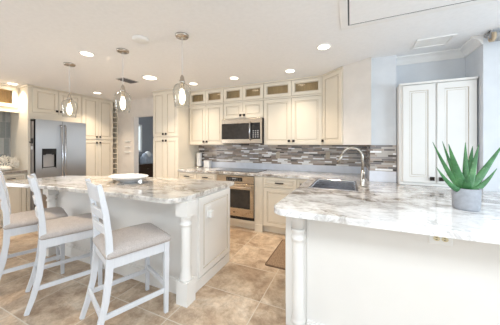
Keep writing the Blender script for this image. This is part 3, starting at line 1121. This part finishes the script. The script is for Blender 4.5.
mb.tube([Fm.p(mx1 - 0.205, mz0 + 0.06, 0.022), Fm.p(mx1 - 0.205, mz0 + 0.075, 0.055), Fm.p(mx1 - 0.205, (mz0 + mz1) / 2, 0.062), Fm.p(mx1 - 0.205, mz1 - 0.09, 0.055), Fm.p(mx1 - 0.205, mz1 - 0.07, 0.022)], 0.014, 12)
obj('handle', mb, M['steel'], t)
mb = MB(); fbox(mb, Fm, mx1 - 0.180, mx1 - 0.032, mz0 + 0.077, mz1 - 0.084, 0.0, 0.022)
cp = obj('control_panel', mb, M['black'], t, bevel=0.002)
for i in range(3):
    for j in range(4):
        mb = MB()
        fbox(mb, Fm, mx1 - 0.165 + i * 0.042, mx1 - 0.140 + i * 0.042, mz0 + 0.10 + j * 0.035, mz0 + 0.118 + j * 0.035, 0.022, 0.0235)
        obj('button', mb, M['grey_plastic'], cp)

# ------------------------------------------------------------------ tall pantry by the doorway
t = thing('tall_cabinet', 'cream floor to ceiling cabinet between the doorway and the back worktop', 'tall cabinet', (-3.26, 3.6, 0))
mb = MB(); mb.box(-3.582, -2.942, 3.30, 3.915, 0.09, 2.43); mb.box(-3.582, -2.942, 3.36, 3.915, 0, 0.09)
obj('body', mb, M['cream'], t)
for i in (0, 1):
    a, b = (-3.576, -3.264) if i == 0 else (-3.260, -2.948)
    ka = b - 0.035 if i == 0 else a + 0.035
    door(t, Fb, a, b, 1.535, 2.405, knob=(ka, 1.585))
    door(t, Fb, a, b, 0.11, 1.505, knob=(ka, 1.455))
mb = MB(); fbox(mb, Fb, -3.582, -2.942, 2.415, CZ - 0.001, 0.0, 0.03)
obj('crown', mb, M['cream'], t, bevel=0.004)

# ------------------------------------------------------------------ left run
XL = -5.20
Fl = Frame((XL, 0, 0), (0, 1, 0), (1, 0, 0))


def flip_door(t, a0, a1, z0, z1, **k):
    return door(t, Fl, a0, a1, z0, z1, **k)


# fridge surround: side panel with bridge cabinet
t = thing('fridge_cabinet', 'cream bridge cabinet with side panel, framing the top of the refrigerator', 'cabinet', (-5.5, 2.4, 0))
mb = MB()
mb.box(-5.84, XL, 2.015, 2.050, 0, 2.43)
mb.box(-5.84, XL, 2.050, 2.872, 1.835, 2.43)
obj('body', mb, M['cream'], t)
flip_door(t, 2.072, 2.462, 1.965, 2.405, knob=(2.43, 2.02))
flip_door(t, 2.468, 2.860, 1.965, 2.405, knob=(2.50, 2.02))
mb = MB(); fbox(mb, Fl, 2.005, 2.872, 2.415, CZ - 0.001, 0.0, 0.04); mb.box(-5.84, XL + 0.04, 1.99, 2.015, 2.40, CZ - 0.001)
obj('crown', mb, M['cream'], t, bevel=0.004)

t = thing('tall_cabinet', 'cream floor to ceiling pantry cabinet, right of the refrigerator', 'tall cabinet', (-5.5, 3.2, 0))
mb = MB(); mb.box(-5.84, XL, 2.875, 3.552, 0.09, 2.43); mb.box(-5.84, XL - 0.06, 2.875, 3.552, 0, 0.09)
obj('body', mb, M['cream'], t)
for i in (0, 1):
    a, b = (2.885, 3.211) if i == 0 else (3.215, 3.545)
    ka = b - 0.035 if i == 0 else a + 0.035
    flip_door(t, a, b, 1.502, 2.405, knob=(ka, 1.555))
    flip_door(t, a, b, 0.11, 1.475, knob=(ka, 1.425))
mb = MB(); fbox(mb, Fl, 2.875, 3.552, 2.415, CZ - 0.001, 0.0, 0.03)
obj('crown', mb, M['cream'], t, bevel=0.004)

t = thing('wine_rack', 'narrow cream column of open cubbies beside the pantry cabinet', 'wine rack', (-5.5, 3.62, 0))
mb = MB()
y0, y1 = 3.555, 3.698
mb.box(-5.84, XL, y0, y0 + 0.018, 0, 2.43); mb.box(-5.84, XL, y1 - 0.018, y1, 0, 2.43)
mb.box(-5.84, -5.82, y0 + 0.018, y1 - 0.018, 0, 2.43)
obj('frame', mb, M['cream'], t)
nsh = 19
for k in range(nsh + 1):
    z = 0.04 + k * (2.37 / nsh)
    mb = MB(); mb.box(-5.82, XL - 0.004, y0 + 0.018, y1 - 0.018, z, z + 0.018)
    obj('shelf', mb, M['cream'], t)

# refrigerator
t = thing('refrigerator', 'stainless steel side-by-side refrigerator with dispenser in the left door', 'refrigerator', (-5.45, 2.47, 0))
mb = MB(); mb.box(-5.83, -5.115, 2.062, 2.866, 0.03, 1.80); mb.box(-5.80, -5.10, 2.09, 2.84, 0.0, 0.08)
obj('body', mb, M['steel_side'], t, bevel=0.004)
XF = -5.05
Ff = Frame((-5.11, 0, 0), (0, 1, 0), (1, 0, 0))
ysp = 2.465
mb = MB()
D0, D1 = 2.150, 2.366
Z0, Z1 = 0.935, 1.305
def fr_door(y0, y1, hole=None):
    mb = MB()
    if not hole:
        fbox(mb, Ff, y0, y1, 0.09, 1.828, 0, 0.06)
    else:
        h0, h1, z0, z1 = hole
        outer = lambda d: rect(Ff, y0, y1, 0.09, 1.828, d)
        inner = lambda d: rect(Ff, h0, h1, z0, z1, d)
        mb.loft([outer(0), outer(0.06), inner(0.06), inner(0.034)], [0, 0, 1], cap=(True, True))
    return mb
ld = obj('door', fr_door(2.058, ysp - 0.004, (D0, D1, Z0, Z1)), [M['steel_f'], M['black']], t)
ld['label'] = 'left refrigerator door with water and ice dispenser'
rd = obj('door', fr_door(ysp + 0.004, 2.885), M['steel_f'], t, bevel=0.006)
for (d, y, s) in ((ld, ysp - 0.022, -1), (rd, ysp + 0.022, 1)):
    mb = MB()
    mb.tube([Ff.p(y + s * 0.012, 0.50, 0.06), Ff.p(y + s * 0.010, 0.54, 0.10), Ff.p(y, 1.12, 0.118), Ff.p(y + s * 0.010, 1.70, 0.10), Ff.p(y + s * 0.012, 1.75, 0.06)], 0.014, 12)
    obj('handle', mb, M['steel'], d)
mb = MB(); fbox(mb, Ff, D0, D1, Z1 - 0.10, Z1, 0.045, 0.064)
obj('dispenser_panel', mb, M['black'], ld)
mb = MB(); fbox(mb, Ff, D0 + 0.028, D1 - 0.028, Z0 + 0.035, Z1 - 0.115, 0.034, 0.038)
obj('dispenser_recess', mb, M['grey_plastic'], ld)
mb = MB(); fbox(mb, Ff, D0 + 0.012, D1 - 0.012, Z0, Z0 + 0.022, 0.03, 0.062)
fbox(mb, Ff, (D0 + D1) / 2 - 0.04, (D0 + D1) / 2 + 0.04, Z1 - 0.15, Z1 - 0.10, 0.034, 0.05)
obj('dispenser_tray', mb, M['grey_plastic'], ld)

# clips on the side panel of the refrigerator
t = thing('wall_hook', 'black and white hook fixed on the left side of the refrigerator', 'hook', (-5.16, 2.06, 1.40))
mb = MB(); mb.box(-5.19, -5.135, 2.045, 2.061, 1.40, 1.49); mb.tube([(-5.16, 2.048, 1.42), (-5.16, 2.03, 1.41), (-5.16, 2.022, 1.43)], 0.008, 8)
obj('hook_plate', mb, M['blackm'], t, bevel=0.004)
mb = MB(); mb.box(-5.185, -5.14, 2.047, 2.061, 1.29, 1.35)
obj('clip', mb, M['white_plastic'], t, bevel=0.004)

# bar at the far left: base cabinet, glass-front wall cabinet
t = thing('base_cabinet', 'cream base cabinet under the dark worktop at the left edge', 'base cabinet', (-5.5, 1.6, 0))
mb = MB(); mb.box(-5.84, -5.25, 1.2, 2.012, 0.10, 0.884); mb.box(-5.84, -5.30, 1.2, 2.012, 0, 0.10)
obj('body', mb, M['cream'], t)
Fq = Frame((-5.25, 0, 0), (0, 1, 0), (1, 0, 0))
for a, b in ((1.21, 1.60), (1.615, 2.0)):
    door(t, Fq, a, b, 0.74, 0.868, name='drawer', pull=((a + b) / 2, 0.80, 0.10), rail=0.03)
    door(t, Fq, a, b, 0.115, 0.725, knob=(b - 0.04 if a < 1.5 else a + 0.04, 0.67))
t = thing('wall_cabinet', 'cream glass-front wall cabinet above the bar at the left edge', 'wall cabinet', (-5.68, 1.6, 1.99))
mb = MB()
mb.box(-5.84, -5.52, 1.2, 2.012, 1.99, 2.06)
mb.box(-5.84, -5.52, 1.2, 2.012, 2.395, 2.43)
mb.box(-5.84, -5.52, 1.2, 1.22, 2.06, 2.395); mb.box(-5.84, -5.52, 1.97, 2.012, 2.06, 2.395)
mb.box(-5.84, -5.70, 1.22, 1.97, 2.06, 2.395, 1)
obj('body', mb, [M['cream'], M['cab_in']], t)
Fw = Frame((-5.52, 0, 0), (0, 1, 0), (1, 0, 0))
door(t, Fw, 1.575, 1.985, 2.045, 2.40, name='glass_door', glazed=True, rail=0.05)
door(t, Fw, 1.21, 1.570, 2.045, 2.40, name='glass_door', glazed=True, rail=0.05)
mb = MB(); fbox(mb, Fw, 1.2, 2.012, 2.41, CZ - 0.001, 0, 0.03)
obj('crown', mb, M['cream'], t, bevel=0.003)
mb = MB(); fbox(mb, Fw, 1.2, 2.008, 1.955, 1.995, -0.02, 0.022)
obj('light_rail', mb, M['cream'], t, bevel=0.003)

# coral ornament
def coral_mesh():
    rnd = random.Random(5)
    mb = MB()
    c = Vector((-5.46, 1.79, 0.927))
    mb.lathe([(0.085, 0.0), (0.105, 0.012), (0.11, 0.04), (0.09, 0.06), (0.05, 0.075)], c, 18, sx=0.7)
    def branch(p, d, L, r, k):
        q = p + d * L
        q.z = max(q.z, c.z + 0.035)
        q.y = min(q.y, c.y + 0.19)
        d = (q - p).normalized()
        mid = p + d * L * 0.5 + Vector((rnd.uniform(-1, 1) * 0.006, rnd.uniform(-1, 1) * 0.010, 0))
        mb.tube([p, mid, q], [r, r * 0.9, r * 0.8], 7)
        if k == 0:
            mb.lathe([(r * 0.4, -r), (r * 1.15, -r * 0.3), (r * 1.05, r * 0.5), (r * 0.4, r * 1.05)], q, 8)
            return
        for s in (-1, 1) if k > 2 or rnd.random() < 0.85 else (rnd.choice((-1, 1)),):
            a = s * rnd.uniform(0.35, 0.75)
            e = Vector((d.x + rnd.uniform(-0.35, 0.35), d.y * math.cos(a) - d.z * math.sin(a), d.y * math.sin(a) + d.z * math.cos(a))).normalized()
            branch(q, e, L * rnd.uniform(0.72, 0.92), r * 0.84, k - 1)
    for a in (-1.15, -0.75, -0.4, -0.1, 0.2, 0.5, 0.85, 1.2):
        branch(c + Vector((0, math.sin(a) * 0.05, 0.05)), Vector((rnd.uniform(-0.2, 0.2), math.sin(a), math.cos(a))).normalized(), 0.060, 0.0115, 4)
    return mb
tag(obj('coral_ornament', coral_mesh(), M['coral'], loc=(-5.46, 1.79, 0.927)), 'white branching coral ornament on the dark worktop at the left edge', 'ornament')

# ------------------------------------------------------------------ white cabinet standing on the worktop
t = thing('countertop_cabinet', 'tall white two-door cabinet standing on the right of the worktop, behind the aloe', 'cabinet', (0.85, 3.15, 0.92))
wx0, wx1, wy, wz = 0.512, 1.180, 3.02, 2.055
mb = MB(); mb.box(wx0, wx1, wy, 3.29, 0.9215, wz)
obj('body', mb, [M['white_cab']], t)
Fc = Frame((0, wy, 0), (1, 0, 0), (0, -1, 0))
door(t, Fc, wx0 + 0.030, 0.836, 0.955, wz - 0.028, True, knob=(0.803, 1.005), rail=0.062, panel_in=0.02)
door(t, Fc, 0.850, wx1 - 0.008, 0.955, wz - 0.028, True, knob=(0.880, 1.005), rail=0.062, panel_in=0.02)
mb = MB(); fbox(mb, Fc, wx0 - 0.005, wx1, wz - 0.02, wz + 0.004, -0.02, 0.028)
obj('crown', mb, M['white_cab'], t, bevel=0.004)
mb = MB()
fbox(mb, Fc, wx0 - 0.003, wx1, 0.9215, 0.945, -0.02, 0.012)
obj('foot_rail', mb, M['white_cab'], t, bevel=0.004)

# ------------------------------------------------------------------ aloe
c = Vector((0.735, 2.03, 0.9205))
t = thing('potted_aloe', 'green aloe plant in a round grey concrete pot on the peninsula', 'plant', c)
mb = MB()
R = 0.076
mb.lathe([(R * 0.86, 0), (R * 0.93, 0.006), (R * 0.965, 0.02), (R, 0.14), (R * 0.995, 0.147), (R * 0.90, 0.147), (R * 0.88, 0.12), (R * 0.1, 0.118)], c, 36, cap=(True, True))
obj('pot', mb, M['pot'], t)
mb = MB()
rings = []
for rr, zz in ((R * 0.87, 0.119), (R * 0.6, 0.128), (R * 0.3, 0.133), (0.004, 0.134)):
    rings.append([(c.x + rr * math.cos(2 * PI * j / 20), c.y + rr * math.sin(2 * PI * j / 20), c.z + zz + random.uniform(-.003, .003)) for j in range(20)])
mb.loft(rings, 0, True)
obj('soil', mb, M['soil'], t)
cr = Vector((math.cos(math.radians(24.06)), math.sin(math.radians(24.06)), 0))
cf = Vector((0.735, 2.03, 0)).normalized()
# leaf tips: (sideways, height over the worktop, depth), width, sag
leaves = [(-0.235, 0.465, 0.03, 0.040, 0.03), (-0.172, 0.47, 0.10, 0.038, 0.03), (-0.12, 0.452, -0.03, 0.066, 0.02), (-0.005, 0.462, 0.09, 0.044, 0.0),
          (0.048, 0.435, 0.12, 0.056, 0.0), (0.090, 0.448, 0.03, 0.052, 0.01), (0.265, 0.46, 0.0, 0.050, 0.0), (-0.20, 0.295, -0.07, 0.042, 0.03),
          (0.21, 0.285, -0.05, 0.044, 0.03), (0.02, 0.255, -0.10, 0.064, 0.0)]
for sx_, hz, dp, w, sag in leaves:
    mb = MB()
    base = c + Vector((0, 0, 0.115)) + cr * (sx_ * 0.07) + cf * (dp * 0.20)
    tip = c + Vector((0, 0, hz)) + cr * sx_ + cf * dp
    ax = tip - base
    side = ax.cross(Vector((-cf.x, -cf.y, 0.25)))
    # leaf opens towards the outside of the rosette
    hor = cr * sx_ + cf * dp
    side = Vector((0, 0, 1)).cross(hor)
    if side.length < 0.02 or True:
        side = ax.cross(-cf * 1.0 + hor * 1.2 + Vector((0, 0, 0.2)))
    side.normalize()
    nrm = side.cross(ax).normalized()
    rings = []
    n = 14
    for i in range(n + 1):
        f = i / n
        p = base + ax * f + Vector((0, 0, -1)) * (sag * math.sin(PI * f)) + hor * (-0.0)
        ww = w * (0.80 + 0.30 * math.sin(min(1, f * 2.6) * PI / 2) - 0.10) * max(0.0, 1 - f ** 1.45) ** 0.95 * 0.50 + 0.0012
        th = ww * 0.36
        rings.append([p + side * (ww * math.cos(a)) + nrm * (th * math.sin(a) * (1.0 if math.sin(a) > 0 else 0.35)) for a in [2 * PI * j / 12 for j in range(12)]])
    mb.loft(rings, 0, True)
    obj('leaf', mb, M['aloe'], t)

# ------------------------------------------------------------------ things on the counters
t_pos = (-2.46, 1.885, 0.9205)
mb = MB()
prof = [(0.09, 0.0), (0.10, 0.002), (0.10, 0.010), (0.15, 0.022), (0.205, 0.040), (0.228, 0.052), (0.232, 0.056), (0.226, 0.058), (0.20, 0.047), (0.14, 0.029), (0.08, 0.020), (0.002, 0.018)]
mb.lathe([(r, z * 1.3) for r, z in prof], t_pos, 40, sx=1.15, sy=0.80)
tag(obj('platter', mb, M['white_gloss'], loc=t_pos), 'shallow white oval platter on the island top', 'platter')

t = thing('paper_towel_roll', 'white paper towel roll upright on the back worktop, beside the small white box', 'paper towel', (-2.845, 3.80, 0.92))
mb = MB(); mb.lathe([(0.075, 0.9205), (0.075, 0.93), (0.012, 0.934), (0.010, 1.25), (0.016, 1.255), (0.010, 1.27)], (-2.845, 3.80, 0), 24)
obj('stand', mb, M['nickel'], t)
mb = MB(); mb.lathe([(0.02, 0.938), (0.050, 0.938), (0.052, 0.944), (0.052, 1.208), (0.050, 1.214), (0.02, 1.214)], (-2.845, 3.80, 0), 28, cap=(False, False))
obj('roll', mb, M['paper'], t)
t = thing('storage_box', 'small white square box with lid on the back worktop, beside the paper towel roll', 'box', (-2.60, 3.80, 0.92))
mb = MB(); mb.box(-2.70, -2.575, 3.75, 3.85, 0.9205, 1.035)
obj('box_body', mb, M['white_gloss'], t, bevel=0.008)
mb = MB(); mb.box(-2.704, -2.571, 3.746, 3.854, 1.035, 1.06)
obj('lid', mb, M['white_gloss'], t, bevel=0.006)

# outlets on the mosaic
Fo = Frame((0, 3.908, 0), (1, 0, 0), (0, -1, 0))
o, F = outlet(Fo, -1.19, 1.19, 'beige power outlet on the mosaic tiles, the one nearer the microwave', M['taupe'])
socket_faces(o, F, -1.19, 1.19, M['taupe'], M['blackm'])
o, F = outlet(Fo, -0.335, 1.19, 'beige power outlet on the mosaic tiles, the one nearer the faucet', M['taupe'])
socket_faces(o, F, -0.335, 1.19, M['taupe'], M['blackm'])

# slim ledges on the wall by the doorway
Fg = Frame((0, 3.70, 0), (1, 0, 0), (0, -1, 0))
for z, which in ((1.46, 'topmost'), (1.33, 'middle'), (1.20, 'lowest')):
    t_ = MB(); fbox(t_, Fg, -4.93, -4.76, z - 0.012, z + 0.012, 0.0, 0.03)
    fbox(t_, Fg, -4.93, -4.76, z + 0.012, z + 0.02, 0.022, 0.03)
    tag(obj('wall_ledge', t_, M['white_plastic'], loc=(-4.845, 3.70, z), bevel=0.003), which + ' of the three slim white ledges on the wall left of the doorway', 'ledge', 'ledges beside the doorway')

# ------------------------------------------------------------------ ceiling fittings
def pendant():
    t = thing('pendant_light', 'clear glass pendant light', 'pendant light', (0, 0, CZ), 'glass pendants over the island')
    mb = MB(); mb.lathe([(0.064, 0), (0.064, -0.012), (0.058, -0.022), (0.012, -0.026)], (0, 0, CZ), 28)
    obj('canopy', mb, M['nickel'], t)
    mb = MB(); mb.tube([(0, 0, CZ - 0.02), (0, 0, 2.03)], 0.0038, 8)
    obj('cord', mb, M['cord'], t)
    mb = MB(); mb.lathe([(0.006, 2.05), (0.018, 2.03), (0.022, 2.0), (0.030, 1.985), (0.030, 1.968), (0.020, 1.965), (0.020, 1.915), (0.016, 1.91)], (0, 0, 0), 20)
    obj('socket', mb, M['nickel'], t)
    prof = [(0.028, 1.990), (0.030, 1.972), (0.042, 1.962), (0.068, 1.947), (0.083, 1.922), (0.087, 1.890), (0.084, 1.85), (0.077, 1.79), (0.071, 1.735)]
    mb = MB(); mb.lathe(prof + [(r - 0.0025, z) for r, z in reversed(prof)], (0, 0, 0), 32, cap=(False, False))
    obj('glass_shade', mb, M['clear'], t)
    mb = MB(); mb.lathe([(0.012, 1.912), (0.017, 1.895), (0.026, 1.86), (0.028, 1.83), (0.024, 1.795), (0.012, 1.772), (0.003, 1.766)], (0, 0, 0), 18)
    obj('bulb', mb, M['bulb'], t)
    return t


p0 = pendant()
p0.location = (-1.50, 1.73, CZ)
p0['label'] = 'glass pendant light over the right end of the island, nearest of the three'
dup(p0, (-2.35, 1.73, CZ), 0, 'glass pendant light above the white platter, middle of the three')
dup(p0, (-3.385, 1.73, CZ), 0, 'glass pendant light in front of the refrigerator, farthest of the three')


def downlight(x, y, label, r=0.072, power=9.0):
    t = thing('recessed_downlight', label, 'ceiling light', (x, y, CZ), 'recessed downlights')
    mb = MB(); mb.lathe([(r * 1.28, 0), (r * 1.28, -0.004), (r * 1.18, -0.008), (r, -0.006), (r, 0)], (x, y, CZ), 32, cap=(False, False))
    obj('trim_ring', mb, M['trim'], t)
    mb = MB(); mb.lathe([(r, -0.0025), (r, -0.005), (0.002, -0.005)], (x, y, CZ), 28)
    obj('lens', mb, M['lens'], t)
    l = bpy.data.lights.new('downlight_beam', 'AREA')
    l.shape = 'DISK'
    l.size = r * 1.8
    l.energy = power * 0.88
    l.color = (1.0, 0.82, 0.61)
    l.spread = math.radians(100)
    lo = bpy.data.objects.new('downlight_beam', l)
    lo.location = (0, 0, -0.012)
    COL.objects.link(lo)
    lo.parent = t
    return t


downlight(-2.82, 1.62, 'lit recessed downlight in the ceiling between the left and middle pendants', 0.062, 8)
downlight(-2.90, 2.60, 'wide lit recessed downlight in the ceiling between the middle and right pendants', 0.098, 13)
downlight(-2.49, 3.16, 'lit recessed downlight in the ceiling just right of the nearest pendant glass', 0.062, 5)
downlight(-1.69, 3.16, 'lit recessed downlight in the ceiling in front of the microwave cabinet', 0.062, 5)
downlight(-0.79, 3.19, 'lit recessed downlight in the ceiling in front of the cabinets right of the microwave', 0.062, 5)
downlight(-0.26, 2.56, 'lit recessed downlight in the ceiling nearest the large attic hatch', 0.062, 4)
downlight(-4.72, 2.91, 'lit recessed downlight in the ceiling in front of the pantry cabinet beside the refrigerator', 0.062, 11)
downlight(-5.38, 1.88, 'lit recessed downlight in the ceiling over the bar at the left edge', 0.062, 6)

mb = MB(); mb.lathe([(0.078, 0), (0.078, -0.010), (0.068, -0.020), (0.05, -0.024), (0.002, -0.025)], (-1.935, 1.622, CZ), 32)
tag(obj('smoke_detector', mb, M['white_plastic'], loc=(-1.935, 1.622, CZ)), 'round white unlit disc on the ceiling, above the island', 'smoke detector')

t = thing('ceiling_vent', 'small grey louvred air vent in the ceiling behind the middle pendant', 'vent', (-3.36, 2.56, CZ))
mb = MB(); mb.box(-3.46, -3.27, 2.42, 2.70, CZ - 0.006, CZ - 0.0005)
obj('frame', mb, M['grey_plastic'], t)
for k in range(6):
    y = 2.445 + k * 0.043
    mb = MB(); mb.loft([[(-3.45, y, CZ - 0.007), (-3.28, y, CZ - 0.007), (-3.28, y + 0.012, CZ - 0.016), (-3.45, y + 0.012, CZ - 0.016)], [(-3.45, y + 0.004, CZ - 0.006), (-3.28, y + 0.004, CZ - 0.006), (-3.28, y + 0.016, CZ - 0.015), (-3.45, y + 0.016, CZ - 0.015)]])
    obj('louvre', mb, M['shadow_gap'], t)

t = thing('attic_hatch', 'large white framed attic hatch in the ceiling above the peninsula', 'hatch', (0.55, 1.75, CZ))
hx0, hx1, hy0, hy1 = -0.077, 1.35, 1.35, 2.258
mb = MB()
w = 0.06
for a in ((hx0, hx1, hy1 - w, hy1), (hx0, hx1, hy0, hy0 + w), (hx0, hx0 + w, hy0 + w, hy1 - w), (hx1 - w, hx1, hy0 + w, hy1 - w)):
    mb.box(*a, CZ - 0.008, CZ - 0.0005)
obj('frame', mb, M['trim'], t, bevel=0.003)
mb = MB(); mb.box(hx0 + w, hx1 - w, hy0 + w, hy1 - w, CZ - 0.002, CZ - 0.0005)
obj('gap', mb, M['shadow_gap'], t)
mb = MB(); mb.box(hx0 + w + 0.012, hx1 - w - 0.012, hy0 + w + 0.014, hy1 - w - 0.014, CZ - 0.005, CZ - 0.002)
obj('panel', mb, M['ceiling'], t)

t = thing('ceiling_panel', 'small white framed access panel in the ceiling above the white cabinet', 'access panel', (0.79, 2.91, CZ))
mb = MB()
hx0, hx1, hy0, hy1 = 0.626, 0.945, 2.78, 3.02
w = 0.025
for a in ((hx0, hx1, hy1 - w, hy1), (hx0, hx1, hy0, hy0 + w), (hx0, hx0 + w, hy0 + w, hy1 - w), (hx1 - w, hx1, hy0 + w, hy1 - w)):
    mb.box(*a, CZ - 0.012, CZ - 0.0005)
obj('frame', mb, M['trim'], t, bevel=0.002)
mb = MB(); mb.box(hx0 + w, hx1 - w, hy0 + w, hy1 - w, CZ - 0.004, CZ - 0.0005)
obj('panel', mb, M['white_plastic'], t)

t = thing('roller_blind', 'pale grey roller blind cassette with tan end cap, high at the right edge', 'blind', (1.6, 2.83, 2.375))
mb = MB(); mb.tube([(1.225, 2.83, 2.375), (2.2, 2.83, 2.375)], 0.042, 20)
obj('roll', mb, M['blind'], t)
mb = MB(); mb.tube([(1.20, 2.83, 2.375), (1.225, 2.83, 2.375)], 0.044, 20)
obj('end_cap', mb, M['tan_plastic'], t)
mb = MB(); mb.box(1.192, 1.215, 2.82, 2.93, 2.41, 2.435); mb.box(1.192, 1.2, 2.81, 2.85, 2.36, 2.435)
obj('bracket', mb, M['grey_plastic'], t, bevel=0.003)

# ------------------------------------------------------------------ stools
def stool():
    t = thing('counter_stool', 'white stool', 'stool', (0, 0, 0), 'white counter stools at the island')
    W = 0.20
    # front legs
    for s in (-1, 1):
        mb = MB(); mb.bar([(s * W, 0.20, 0), (s * W, 0.20, 0.58)], [0.030, 0.042], [0.030, 0.042], (1, 0, 0))
        obj('leg', mb, M['stool'], t, bevel=0.003)
    # rear legs run up into the back posts
    curve = [(-0.300, 0.0), (-0.262, 0.12), (-0.225, 0.28), (-0.205, 0.45), (-0.200, 0.58), (-0.205, 0.72), (-0.222, 0.88), (-0.251, 1.04), (-0.264, 1.095)]
    for s in (-1, 1):
        mb = MB(); mb.bar([(s * W * (1.0 if z < 0.6 else 1.0 - 0.02), y, z) for y, z in curve], 0.030, [0.032, 0.038, 0.042, 0.045, 0.046, 0.042, 0.038, 0.034, 0.030], (1, 0, 0))
        obj('leg', mb, M['stool'], t, bevel=0.004)
    # apron
    mb = MB()
    mb.box(-W + 0.021, W - 0.021, 0.187, 0.213, 0.505, 0.58)
    mb.box(-W + 0.015, W - 0.015, -0.213, -0.187, 0.505, 0.58)
    for s in (-1, 1):
        mb.box(s * W - 0.012, s * W + 0.012, -0.185, 0.182, 0.505, 0.58)
    obj('apron', mb, M['stool'], t, bevel=0.002)
    # stretchers
    for s in (-1, 1):
        mb = MB(); mb.bar([(s * W, -0.248, 0.185), (s * W, 0.19, 0.185)], 0.020, 0.034, (1, 0, 0))
        obj('stretcher', mb, M['stool'], t, bevel=0.002)
    mb = MB(); mb.box(-W + 0.018, W - 0.018, 0.19, 0.21, 0.205, 0.24)
    obj('stretcher', mb, M['stool'], t, bevel=0.002)
    mb = MB(); mb.box(-W + 0.012, W - 0.012, -0.262, -0.242, 0.19, 0.225)
    obj('stretcher', mb, M['stool'], t, bevel=0.002)
    # seat cushion
    mb = MB()
    def sq(hx, y0, y1, z, r):
        q = []
        for cx, cy, a0 in ((hx - r, y1 - r, 0), (-hx + r, y1 - r, 90), (-hx + r, y0 + r, 180), (hx - r, y0 + r, 270)):
            for k in range(5):
                a = math.radians(a0 + 22.5 * k)
                q.append((cx + r * math.cos(a), cy + r * math.sin(a), z))
        return q
    rings = [sq(0.222, -0.225, 0.238, 0.580, 0.03), sq(0.229, -0.23, 0.245, 0.592, 0.035), sq(0.228, -0.228, 0.243, 0.612, 0.04), sq(0.205, -0.205, 0.22, 0.634, 0.05), sq(0.15, -0.15, 0.165, 0.648, 0.05), sq(0.07, -0.07, 0.08, 0.653, 0.04)]
    mb.loft(rings, 0, True)
    obj('seat_cushion', mb, M['seat'], t)
    # ladder slats, bowed backwards with a dipped upper edge
    for z0, h in ((0.735, 0.055), (0.845, 0.055), (0.965, 0.115)):
        mb = MB()
        n = 10
        rings = []
        for i in range(n + 1):
            x = -W + 0.012 + (2 * W - 0.024) * i / n
            f = 1 - (2 * i / n - 1) ** 2
            zc = z0
            def yb(z):
                for (ya, za), (yb_, zb) in zip(curve, curve[1:]):
                    if za <= z <= zb:
                        return ya + (yb_ - ya) * (z - za) / (zb - za)
                return curve[-1][0]
            top = z0 + h + 0.018 * f
            bot = z0 + 0.010 * f
            y0, y1 = yb(bot) - 0.028 * f, yb(min(top, 1.09)) - 0.028 * f
            rings.append([(x, y0 - 0.009, bot), (x, y0 + 0.009, bot), (x, y1 + 0.009, top), (x, y1 - 0.009, top)])
        mb.loft(rings, 0)
        obj('slat', mb, M['stool'], t, bevel=0.002)
    return t


s0 = stool()
s0.location = (-1.632, 1.277, 0)
s0.rotation_euler = (0, 0, -math.radians(21))
s0['label'] = 'white ladder-back counter stool with beige seat, nearest the turned island post'
dup(s0, (-2.444, 1.262, 0), -math.radians(22), 'white ladder-back counter stool with beige seat, middle of the three')
dup(s0, (-3.05, 1.244, 0), -math.radians(20), 'white ladder-back counter stool with beige seat, cut by the left edge of the photo')

# ------------------------------------------------------------------ den furniture seen through the doorway
t = thing('dresser', 'dark wooden dresser in the dim room beyond the doorway', 'dresser', (-6.16, 5.55, 0))
mb = MB(); mb.box(-6.38, -5.95, 4.95, 6.15, 0.06, 0.74); mb.box(-6.39, -5.92, 4.92, 6.18, 0.74, 0.77)
for x in (-6.37, -6.01):
    for y in (4.96, 6.09):
        mb.box(x, x + 0.05, y, y + 0.05, 0, 0.06)
obj('body', mb, M['den_wood'], t, bevel=0.004)
for i in range(2):
    for k in range(3):
        mb = MB(); mb.box(-5.95, -5.935, 4.97 + i * 0.59, 5.54 + i * 0.59, 0.08 + k * 0.22, 0.28 + k * 0.22)
        d = obj('drawer', mb, M['den_wood'], t, bevel=0.004)
        mb = MB(); mb.tube([(-5.935, 5.2 + i * 0.59, 0.18 + k * 0.22), (-5.92, 5.2 + i * 0.59, 0.18 + k * 0.22), (-5.92, 5.31 + i * 0.59, 0.18 + k * 0.22), (-5.935, 5.31 + i * 0.59, 0.18 + k * 0.22)], 0.006, 8)
        obj('pull', mb, M['nickel'], d)
t = thing('storage_basket', 'blue-grey fabric basket on the dark dresser beyond the doorway', 'basket', (-6.15, 5.42, 0.77))
mb = MB()
mb.loft([[(-6.15 + a * k, 5.42 + b * k, z) for a, b in ((-0.15, -0.2), (0.15, -0.2), (0.15, 0.2), (-0.15, 0.2))] for k, z in ((0.9, 0.7705), (1.0, 0.99), (0.92, 0.99), (0.85, 0.80))])
obj('basket_body', mb, M['linen'], t, bevel=0.01)
for k in range(3):
    mb = MB()
    mb.lathe([(0.02, 0.0), (0.09, 0.03), (0.11, 0.10), (0.07, 0.19), (0.01, 0.22)], (-6.15, 5.31 + k * 0.11, 0.90 + 0.06 * (k % 2)), 12)
    obj('folded_cloth', mb, M['white_plastic'] if k == 1 else M['linen'], t)
